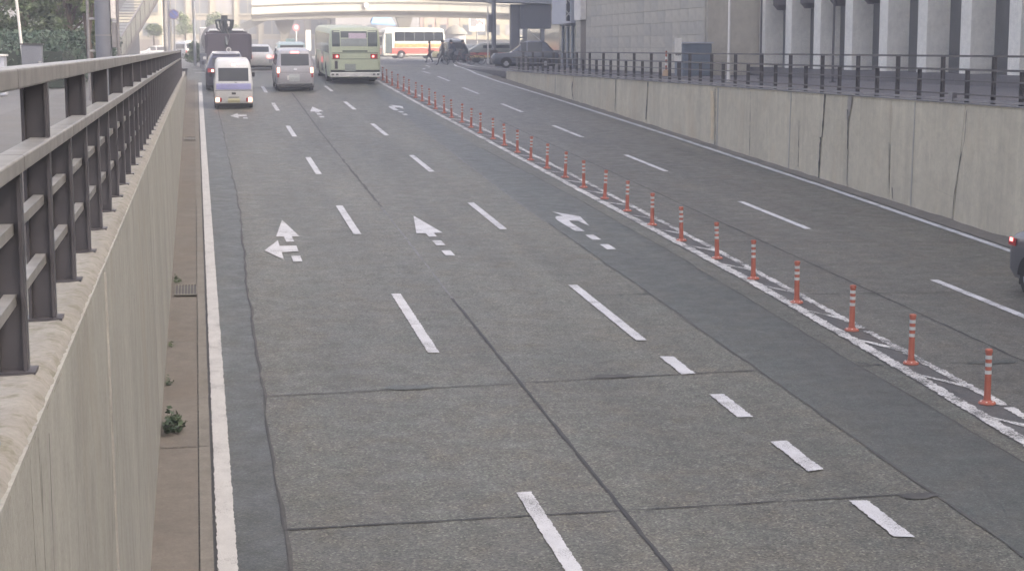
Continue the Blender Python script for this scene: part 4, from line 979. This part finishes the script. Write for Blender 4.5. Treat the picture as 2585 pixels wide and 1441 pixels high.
# dark blue suv
navy = paintmat('dark_navy_paint', (.055, .055, .085))
v = Car('suv', 'dark navy car with lit brake lamps half hidden by the small white van', 'car', on(1.33, 77.4),
        [(.25, .1, 4.4, .84, .12), (.4, .0, 4.5, .92, .18), (.8, -.03, 4.55, .93, .2), (1.0, .02, 4.45, .92, .2), (1.06, .06, 3.4, .88, .2), (1.45, .3, 2.9, .72, .2), (1.58, .5, 2.6, .66, .24), (1.63, .8, 2.3, .55, .24)], navy, 0, slp)
v.panel('rear', 1.1, 1.45, -.62, .62, 'rear_window', M['glass'], .012); v.panel('rear', 1.25, 1.31, -.14, .14, 'high_brake_lamp', M['lamp_lit'], .03); v.panel('rear', .6, .74, -.25, .25, 'licence_plate', M['plate_w'], .02)
for sg in (-1, 1): v.panel('rear', .82, 1.0, *(sorted((sg*.55, sg*.84))), 'tail_lamp', M['lamp_red'], .02); v.panel('rear', .86, .95, *(sorted((sg*.58, sg*.68))), 'brake_lamp', M['lamp_lit'], .03)
MB().box(-.62, .62, .5, 2.6, 1.595, 1.66).build('roof_panel', paintmat('pale_roof', (.5, .5, .55)), v.t, bevel=.03)
for sd_n in ('left', 'right'): v.panel(sd_n, 1.1, 1.42, .8, 1.7, 'side_window', M['glass'], .01); v.panel(sd_n, 1.1, 1.42, 1.8, 2.8, 'side_window', M['glass'], .01)
v.panel('front', 1.1, 1.45, -.64, .64, 'windscreen', M['glass'], .01); v.wheels((.85, 3.6), .34, .2); v.mirrors(3.1, 1.1, .92, navy)
# dark truck with grapple
plum = plain('dark_plum_truck_paint', (.105, .088, .105), .5, 0, .4, .15, 1)
t = thing('grapple_truck', 'large dark truck with a folded grapple crane, ahead of the navy car', 'truck', on(1.8, 97), 0, None, .02)
MB().box(-1.2, 1.2, 0, .12, .42, 2.05).build('tailgate', plum, t, bevel=.04)
for sg in (-1, 1): MB().box(sg*1.24-.05, sg*1.24+.05, .13, 5.6, .62, 2.0).build('side_board', plum, t, bevel=.02)
MB().box(-1.18, 1.18, .13, 5.6, .62, .8).build('bed_floor', plum, t); MB().box(-1.2, 1.2, 5.5, 5.62, .81, 2.1).build('headboard', plum, t); MB().box(-1.1, 1.1, .2, 8, .3, .61).build('chassis', M['dark_void'], t)
cabm = MB(); cabm.rings([[(x, y, z) for x, y in rrect(hw, yr, yf, .15)] for z, yr, yf, hw in ((.5, 5.9, 7.9, 1.15), (1.4, 5.9, 8.0, 1.18), (2.05, 6.0, 7.7, 1.1), (2.25, 6.2, 7.4, 1.0))]); cb = cabm.build('cab', white, t, smooth=40)
MB().box(-1.0, 1.0, 5.86, 5.895, 1.6, 2.15).build('rear_window', M['glass'], cb); MB().box(-1.05, 1.05, 7.9, 8.02, 1.4, 2.0).build('windscreen', M['glass'], cb)
MB().box(-.55, .3, 5.3, 5.48, 2.12, 2.35).build('light_bar', M['reflect'], t, bevel=.02)
steelg = plain('greenish_crane_steel', (.10, .115, .12), .5, .3, .5, .3, 3)
MB().box(-.3, .3, 4.7, 5.3, .81, 2.4).build('crane_column', steelg, t); MB().bar((0, 5, 2.4), (-.3, .6, 2.75), .2, .24).build('crane_boom', steelg, t); MB().bar((-.3, .6, 2.9), (-.1, -.15, 1.4), .12, .16).build('crane_arm', steelg, t)
r = random.Random(9); gp = MB()
for k in range(9):
    a = k*.7; gp.tube([(-.2, .1, 2.85), (-.2+.5*math.cos(a), .1+.35*math.sin(a), 2.75), (-.2+.42*math.cos(a), .1+.3*math.sin(a), 2.35), (-.2+.12*math.cos(a), .1+.1*math.sin(a), 2.1)], [.07, .08, .06, .02], 6)
gp.box(-.38, -.02, -.05, .25, 2.75, 3.05); gp.build('grapple', steelg, t, smooth=50)
MB().tube([(-.1, -.02, 2.3), (.06, -.06, 1.9), (-.06, -.06, 1.5), (-.1, -.06, 1.35)], .03, 6).build('hose', M['rail_pale'], t)
disc('round_marker', M['reflect'], t, (.0, -.012, 1.15), .15, .04); disc('round_marker_face', M['rail_pale'], t, (.0, -.055, 1.15), .08, .01)
MB().box(-1.6, -1.22, -.1, .5, .15, .95).build('side_tank', M['slate'], t, bevel=.03); MB().box(-1.42, -1.25, -.13, -.101, .62, .78).build('side_lamp', M['reflect'], t)
for sg in (-1, 1):
    for y in (1.2, 2.4, 6.9):
        x = sg*1.0; o = MB().tube([(x-.2, y, .48), (x+.2, y, .48)], .48, 18).build('wheel', M['tyre'], t, smooth=40); MB().tube([(x+sg*.19, y, .48), (x+sg*.21, y, .48)], .25, 12).build('rim', M['rim'], o)
    MB().box(sg*.8-.2, sg*.8+.2, -.02, .1, .45, .6).build('tail_lamp', M['lamp_red'], t)
# grey tank truck ahead, left
t = thing('tank_truck', 'grey rounded tank truck showing left of the dark truck', 'truck', (1.35, 112, .0))
bt_ = MB(); bt_.tube([(0, 0, 1.75), (0, .25, 1.75), (0, 5, 1.75), (0, 5.25, 1.75)], [.7, 1.0, 1.0, .7], 20); bt_.build('tank', M['curtain'], t, smooth=40)
MB().box(-1.0, 1.0, .1, 7.2, .5, .72).build('chassis', M['slate'], t); MB().box(-1.1, 1.1, 5.5, 7.2, .73, 2.6).build('cab', white, t, bevel=.08); MB().box(-.95, .95, -.12, .05, .45, .7).build('bumper', M['slate'], t)
for sg in (-1, 1):
    for y in (1.4, 6.2): MB().tube([(sg*.9-.16, y, .45), (sg*.9+.16, y, .45)], .45, 16).build('wheel', M['tyre'], t, smooth=40)
    MB().box(sg*.75-.14, sg*.75+.14, -.14, -.121, .52, .64).build('tail_lamp', M['lamp_red'], t)
def sedan(name, label, cat, loc, m, rot, slope=0., h=1.45, length=4.4, lit=False, glass=None):
    g_ = glass or M['glass']; k = length
    v = Car(name, label, cat, loc, [(.22, .1, k-.1, .78, .15), (.36, .0, k, .84, .2), (.68, -.01, k, .85, .22), (.86, .03, k-.15, .84, .22), (.92, .1, k-1.05, .82, .22), (1.0, .3, k-1.2, .78, .22), (h-.1, .75, k-1.9, .64, .2), (h, 1.1, k-2.2, .52, .24)], m, rot, slope)
    v.panel('rear', 1.0, h-.12, -.55, .55, 'rear_window', g_, .015); v.panel('front', 1.0, h-.12, -.6, .6, 'windscreen', g_, .015)
    for s_ in ('left', 'right'): v.panel(s_, .98, h-.1, 1.0, 1.85, 'side_window', g_, .012); v.panel(s_, .98, h-.1, 1.95, k-1.75, 'side_window', g_, .012)
    for sg in (-1, 1): v.panel('rear', .66, .82, *(sorted((sg*.42, sg*.68))), 'tail_lamp', M['lamp_pink'] if lit else M['lamp_red'], .02); v.panel('front', .6, .74, *(sorted((sg*.42, sg*.68))), 'head_lamp', M['lamp_clear'], .02)
    v.panel('rear', .4, .55, -.22, .22, 'licence_plate', M['plate_w'], .02); v.wheels((.8, k-.85), .3, .18); v.mirrors(k-1.6, 1.0, .84, m)
    return v
sedan('sedan', 'white car with lit rear lamps glimpsed between the navy car and the silver minivan', 'car', on(3.55, 98.4), white, 0, .01, 1.42, 4.4, True)
teal = paintmat('pale_teal_paint', (.45, .55, .52))
v = Car('taxi', 'pale teal roofed taxi ahead of the silver minivan', 'taxi', on(5.05, 92.0),
        [(.24, .1, 4.2, .8, .12), (.4, .0, 4.3, .85, .16), (.9, .0, 4.3, .85, .16), (1.0, .05, 3.4, .83, .16), (1.55, .25, 2.9, .72, .18), (1.66, .5, 2.5, .6, .2)], teal, 0, .02)
v.panel('rear', 1.04, 1.5, -.62, .62, 'rear_window', M['glass'], .012); v.panel('front', 1.04, 1.5, -.62, .62, 'windscreen', M['glass'], .012)
for sg in (-1, 1): v.panel('rear', .6, .9, *(sorted((sg*.62, sg*.8))), 'tail_lamp', M['lamp_pink'], .02)
MB().box(-.25, .25, 1.5, 1.7, 1.665, 1.82).build('roof_lamp', teal, v.t, bevel=.02); v.wheels((.8, 3.4), .3, .18)
for s_ in ('left', 'right'): v.panel(s_, 1.04, 1.48, .7, 2.6, 'side_window', M['glass'], .01)
# coach crossing on the far side
cw = paintmat('cream_white_coach_paint', (.68, .66, .60))
v = Car('coach', 'white and red coach with gold lettering band crossing at the far junction', 'bus', (28.4, 198.5, .0),
        [(.35, .05, 7.7, 1.1, .15), (.5, .0, 7.8, 1.18, .2), (1.5, .0, 7.8, 1.2, .2), (2.6, .1, 7.7, 1.16, .22), (3.3, .2, 7.4, 1.08, .25), (3.5, .5, 7.0, .9, .3)], cw, rad(102))
redp = paintmat('coach_red', (.55, .12, .10)); goldp = plain('gold_pattern', (.55, .30, .12), .5, var=.4, scale=2.5)
for s_ in ('left',):
    v.panel(s_, .42, 1.22, .1, 6.9, 'red_band', redp, .012); v.panel(s_, 1.3, 1.72, .6, 6.3, 'gold_band', goldp, .02); v.panel(s_, .36, .5, .1, 7.6, 'skirt', cw, .02)
    for k in range(5): v.panel(s_, 2.0, 3.05, .3+k*1.2, 1.46+k*1.2, 'side_window', M['glass'], .012)
    v.panel(s_, .6, 2.9, 6.6, 7.4, 'door', M['greyglass'], .014)
v.panel('front', 1.5, 3.0, -1.02, 1.02, 'windscreen', M['glass'], .015); v.panel('front', .5, 1.2, -1.05, 1.05, 'front_panel', redp, .012); v.wheels((1.7, 5.5), .46, .28)
MB().box(1.1, 1.3, 7.9, 8.1, 1.9, 2.5).build('mirror', M['black'], v.t); MB().box(-1.35, -1.15, 7.9, 8.1, 1.9, 2.5).build('mirror', M['black'], v.t)
# parked and crossing cars
sedan('sedan', 'bright white car in the sun at the far left, beyond the end of the stair', 'car', (-2.6, 196, 0), white, rad(100), 0, 1.5, 4.3)
v = Car('box_van', 'bright white van right of the white car at the far left', 'van', (-.4, 199, 0), [(.25, .05, 4.3, .8, .1), (.4, 0, 4.4, .85, .15), (1.1, 0, 4.3, .85, .15), (1.9, .15, 3.6, .75, .2), (2.05, .4, 3.2, .6, .2)], white, rad(20))
v.panel('rear', 1.2, 1.75, -.65, .65, 'rear_window', M['glass'], .012); v.panel('front', 1.2, 1.75, -.65, .65, 'windscreen', M['glass'], .012); v.wheels((.8, 3.5), .32, .18)
for s_ in ('left', 'right'): v.panel(s_, 1.15, 1.7, .4, 3.2, 'side_window', M['glass'], .012)
for sg in (-1, 1): v.panel('rear', .7, 1.0, *(sorted((sg*.62, sg*.8))), 'tail_lamp', M['lamp_red'], .02)
dv = paintmat('charcoal_paint', (.12, .125, .125))
v = Car('minivan', 'charcoal van with a pale roof behind the walking people', 'van', (22.6, 149, 0), [(.25, .05, 4.3, .8, .1), (.4, 0, 4.4, .85, .15), (1.1, 0, 4.3, .85, .15), (1.75, .15, 3.3, .75, .2), (1.86, .4, 3.0, .6, .2)], dv, rad(2))
v.panel('rear', 1.15, 1.65, -.65, .65, 'rear_window', M['glass'], .012); v.panel('front', 1.15, 1.65, -.65, .65, 'windscreen', M['glass'], .012); v.wheels((.8, 3.5), .32, .18); MB().box(-.6, .6, .5, 2.9, 1.865, 1.9).build('roof_panel', M['reflect'], v.t)
for s_ in ('left', 'right'): v.panel(s_, 1.12, 1.62, .4, 3.0, 'side_window', M['glass'], .012)
t = thing('flatbed_truck', 'white truck with an open bed behind the parked bicycle', 'truck', (26.6, 160, 0), rad(35))
MB().box(-.95, .95, 0, 3.2, .7, 1.5).build('bed', white, t, bevel=.03); cbm = MB(); cbm.rings([[(x, y, z) for x, y in rrect(hw, yr, yf, .12)] for z, yr, yf, hw in ((.5, 3.3, 4.9, .92), (1.2, 3.3, 4.95, .92), (1.9, 3.35, 4.5, .8), (2.1, 3.6, 4.2, .6))]); cbx = cbm.build('cab', white, t, smooth=40)
MB().box(-.7, .7, 4.7, 4.8, 1.3, 1.8).build('windscreen', M['glass'], cbx); MB().box(-.3, .3, 0, 4.8, .45, .69).build('chassis', M['dark_void'], t)
for sg in (-1, 1):
    for y in (.8, 4.1): MB().tube([(sg*.8-.12, y, .38), (sg*.8+.12, y, .38)], .38, 14).build('wheel', M['tyre'], t, smooth=40)
t = thing('striped_van', 'low van with red and yellow stripes seen through the parked bicycle', 'van', (26.4, 141, 0), rad(88))
bb_ = MB(); bb_.rings([[(x, y, z) for x, y in rrect(hw, yr, yf, .15)] for z, yr, yf, hw in ((.25, .05, 4.1, .8), (.5, 0, 4.2, .84), (1.0, 0, 4.1, .84), (1.5, .3, 3.2, .7), (1.6, .6, 2.9, .55))]); bb_.build('body', paintmat('olive_grey_paint', (.2, .21, .18)), t, smooth=40)
MB().box(.845, .86, .3, 4.0, .62, .82).build('stripe', redp, t); MB().box(.845, .86, .3, 4.0, .40, .61).build('stripe', plain('yellow_stripe', (.65, .45, .16), .5), t); MB().box(-.86, -.845, .3, 4.0, .62, .82).build('stripe', redp, t); MB().box(-.86, -.845, .3, 4.0, .40, .61).build('stripe', bpy.data.materials['yellow_stripe'], t)
for sg in (-1, 1):
    for y in (.8, 3.4): MB().tube([(sg*.76-.09, y, .3), (sg*.76+.09, y, .3)], .3, 14).build('wheel', M['tyre'], t, smooth=40)
    MB().box(sg*.77-.02, sg*.77+.02, .6, 2.9, 1.08, 1.42).build('side_window', M['glass'], t)
sedan('taxi', 'yellow taxi behind the coach and left of the walking man', 'taxi', (29.8, 186, 0), paintmat('yellow_taxi_paint', (.72, .66, .38)), rad(80), 0, 1.5, 4.3)
sedan('hatchback', 'dark blue grey car parked behind the end of the right railing', 'car', (21.4, 100.6, .0), paintmat('dark_blue_grey_paint', (.095, .105, .125)), rad(82), 0, 1.62, 4.0)
rc = sedan('sedan', 'dark car cut off by the right edge of the picture in the outer right lane', 'car', (13.72, 25.5, rz(25.5)+.016), paintmat('near_black_paint', (.03, .03, .042)), rad(180), -slp, 1.45, 4.5)

for s_ in ('left', 'right'): rc.panel(s_, .74, .86, .10, .34, 'tail_lamp', M['lamp_red'], .014); rc.panel(s_, .80, .86, .14, .24, 'brake_lamp', M['lamp_pink'], .02)

# ================================================================ people and bicycles
def person(loc, label, J, cols, rot=0., group=None, hair=True, extra=None):
    """J: joint positions; one skinned surface, its colours split by height into skin, top and trousers"""
    E = [('pelvis', 'chest'), ('chest', 'neck'), ('neck', 'head'), ('head', 'crown'), ('chest', 'sl'), ('sl', 'el'), ('el', 'hl'), ('chest', 'sr'), ('sr', 'er'), ('er', 'hr'),
         ('pelvis', 'pl'), ('pl', 'kl'), ('kl', 'al'), ('al', 'tl'), ('pelvis', 'pr'), ('pr', 'kr'), ('kr', 'ar'), ('ar', 'tr')]
    Rr = dict(pelvis=.15, chest=.165, neck=.06, head=.095, crown=.075, sl=.07, sr=.07, el=.05, er=.05, hl=.038, hr=.038, pl=.10, pr=.10, kl=.065, kr=.065, al=.048, ar=.048, tl=.045, tr=.045)
    ks = list(Rr); me = bpy.data.meshes.new('person'); me.from_pydata([J[k] for k in ks], [(ks.index(a), ks.index(b)) for a, b in E], [])
    o = bpy.data.objects.new('person', me); col.objects.link(o); s_ = o.modifiers.new('s', 'SKIN')
    for i, k in enumerate(ks):
        d = me.skin_vertices[0].data[i]; d.radius = (Rr[k], Rr[k]*(.72 if k in ('chest', 'pelvis') else 1)); d.use_root = k == 'pelvis'
    u = o.modifiers.new('d', 'SUBSURF'); u.levels = u.render_levels = 1
    dg = bpy.context.evaluated_depsgraph_get(); dg.update(); m2 = bpy.data.meshes.new_from_object(o.evaluated_get(dg)); bpy.data.objects.remove(o)
    m2.materials.clear()
    for c in (*cols, M['tyre']): m2.materials.append(c)
    hands = [Vector(J['hl']), Vector(J['hr'])]; zp = J['pelvis'][2]-.02; zn = J['neck'][2]+.02
    for p in m2.polygons:
        c = p.center; leg = min((c-Vector(J[k])).length for k in ('kl', 'kr', 'al', 'ar', 'tl', 'tr')); arm = min((c-Vector(J[k])).length for k in ('el', 'er', 'hl', 'hr'))
        p.material_index = 0 if c.z > zn else 0 if min((c-h).length for h in hands) < .06 else 3 if min((c-Vector(J[k])).length for k in ('tl', 'tr')) < .09 else 1 if (c.z > zp or arm < leg) else 2
        p.use_smooth = True
    o = link('person', m2, None, loc=loc, rot=(0, 0, rot)); tag(o, label, 'person', group)
    if hair:
        h = Vector(J['head']); b = MB(); b.rings([[(h.x+.105*rr_*math.cos(a*.5236), h.y+.11*rr_*math.sin(a*.5236)+.012, h.z+dz) for a in range(12)] for rr_, dz in ((1., .0), (1.06, .06), (.95, .12), (.6, .165), (.1, .18))]); b.build('hair', M['black'], o, smooth=60)
    return o
def pose(stride=.28, arm=.2, lean=.0, knee=.05):
    return dict(pelvis=(0, 0, .93), chest=(0, lean, 1.32), neck=(0, lean*1.2, 1.48), head=(0, lean*1.4+.01, 1.6), crown=(0, lean*1.4, 1.68), sl=(-.19, lean, 1.4), sr=(.19, lean, 1.4), el=(-.24, lean-arm*.5, 1.13), er=(.24, lean+arm*.5, 1.13),
                hl=(-.22, lean-arm*.4, .88), hr=(.22, lean+arm*1.1, .93), pl=(-.09, 0, .88), pr=(.09, 0, .88), kl=(-.1, stride*.55+knee, .48), kr=(.1, -stride*.45+knee, .47), al=(-.1, stride, .08), ar=(.1, -stride-.02, .10), tl=(-.1, stride+.15, .05), tr=(.1, -stride+.11, .045))
skin = plain('skin', (.45, .28, .2), .6); suit = plain('charcoal_suit', (.075, .078, .085), .8); grey = plain('grey_jacket', (.16, .15, .14), .8); navyj = plain('navy_jacket', (.08, .09, .125), .8); brown = plain('brown_coat', (.15, .12, .10), .8); jeans = plain('dark_jeans', (.09, .10, .13), .8)
person((16.9, 118, 0), 'person in a charcoal suit striding across the road at the right corner', pose(.36, .25), (skin, suit, suit), rad(75), 'people at the crossing')
person((18.95, 140, 0), 'person in a brown coat walking ahead of the suited person', pose(.25, .15), (skin, brown, jeans), rad(80), 'people at the crossing')
person((11.1, 150, 0), 'person in dark clothes waiting left of the green bus roof', pose(.05, .05), (skin, navyj, suit), rad(20), 'people at the crossing')
person((11.9, 151, 0), 'person in a grey jacket waiting just left of the green bus', pose(.08, .05), (skin, grey, suit), rad(-10), 'people at the crossing')
def ring_tube(b, c, R_, rr_, n=22):
    pts = [(c[0], c[1]+R_*math.cos(6.2832*i/n), c[2]+R_*math.sin(6.2832*i/n)) for i in range(n+1)]; b.tube(pts, rr_, 6, False)
def bicycle(loc, rot, label, m):
    t = thing('bicycle', label, 'bicycle', loc, rot, 'bicycles at the right corner')
    for y in (-.53, .53):
        b = MB(); ring_tube(b, (0, y, .33), .31, .018); o = b.build('wheel', M['tyre'], t, smooth=60); b = MB()
        for k in range(9): a = k*.698; b.tube([(0, y, .33), (0, y+.3*math.cos(a), .33+.3*math.sin(a))], .004, 4)
        b.build('spokes', M['chrome'], o)
    b = MB()
    for p, q in (((0, -.53, .33), (0, -.12, .3)), ((0, -.53, .33), (0, -.22, .72)), ((0, -.12, .3), (0, -.24, .8)), ((0, -.12, .3), (0, .36, .74)), ((0, -.22, .68), (0, .36, .82)), ((0, .53, .33), (0, .34, .92))): b.tube([p, q], .018, 6)
    b.build('frame', m, t, smooth=60); b = MB(); b.tube([(-.26, .22, 1.0), (-.1, .34, .98), (.1, .34, .98), (.26, .22, 1.0)], .014, 6); b.build('handlebar', M['chrome'], t)
    MB().box(-.09, .09, -.36, -.12, .8, .86).build('saddle', M['black'], t, bevel=.02); MB().box(-.17, .17, .42, .7, .72, .95).build('basket', M['slate'], t); MB().lathe([(.08, -.015), (.08, .015)], 10, c=(0, -.12, .3)).build('chainset', M['steel'], t)
    for y in (-.53,): MB().tube([(0, y-.33, .42), (0, y-.15, .66), (0, y+.2, .68)], .016, 6).build('mudguard', M['slate'], t)
    return t
redf = plain('faded_red_frame', (.22, .06, .06), .4)
bicycle((19.75, 122, 0), rad(85), 'dark bicycle parked alone beside the thin white pole', M['steel'])
bicycle((18.95, 121.5, 0), rad(70), 'bicycle with a reddish frame ridden at the right corner', redf)
bicycle((18.4, 123.5, 0), rad(62), 'dark bicycle ridden just behind the suited person', M['steel'])
def rider():
    J = pose(0, 0, .12); J.update(pelvis=(0, -.24, .98), chest=(0, -.02, 1.35), neck=(0, .06, 1.5), head=(0, .1, 1.62), crown=(0, .1, 1.7), sl=(-.19, -.0, 1.42), sr=(.19, 0, 1.42), el=(-.25, .14, 1.2), er=(.25, .14, 1.2), hl=(-.24, .24, 1.03), hr=(.24, .24, 1.03),
             pl=(-.1, -.2, .93), pr=(.1, -.2, .93), kl=(-.1, .16, .72), kr=(.1, .1, .58), al=(-.1, -.08, .38), ar=(.1, -.14, .2), tl=(-.1, .06, .34), tr=(.1, .0, .16)); return J
person((18.95, 121.5, 0), 'person in dark clothes riding the reddish bicycle at the right corner', rider(), (skin, suit, jeans), rad(70), 'people at the crossing')
person((18.4, 123.5, 0), 'person in a navy jacket riding the dark bicycle behind the suited person', rider(), (skin, navyj, suit), rad(62), 'people at the crossing')
# ---------------------------------------------------------------- haze
hz = bpy.data.objects.new('haze', mesh_of(MB().box(-150, 150, -70, 330, -9, 62), 'haze', M['white_paint'])); col.objects.link(hz)
hm = bpy.data.materials.new('haze_air'); hm.use_nodes = True; ht = hm.node_tree; ht.nodes.remove(ht.nodes['Principled BSDF'])
hv = ht.nodes.new('ShaderNodeVolumePrincipled'); hv.inputs['Color'].default_value = (.93, .95, 1, 1); hv.inputs['Density'].default_value = .0027; hv.inputs['Anisotropy'].default_value = 0
ht.links.new(hv.outputs[0], ht.nodes['Material Output'].inputs['Volume']); hz.data.materials.clear(); hz.data.materials.append(hm); hz['kind'] = 'stuff'
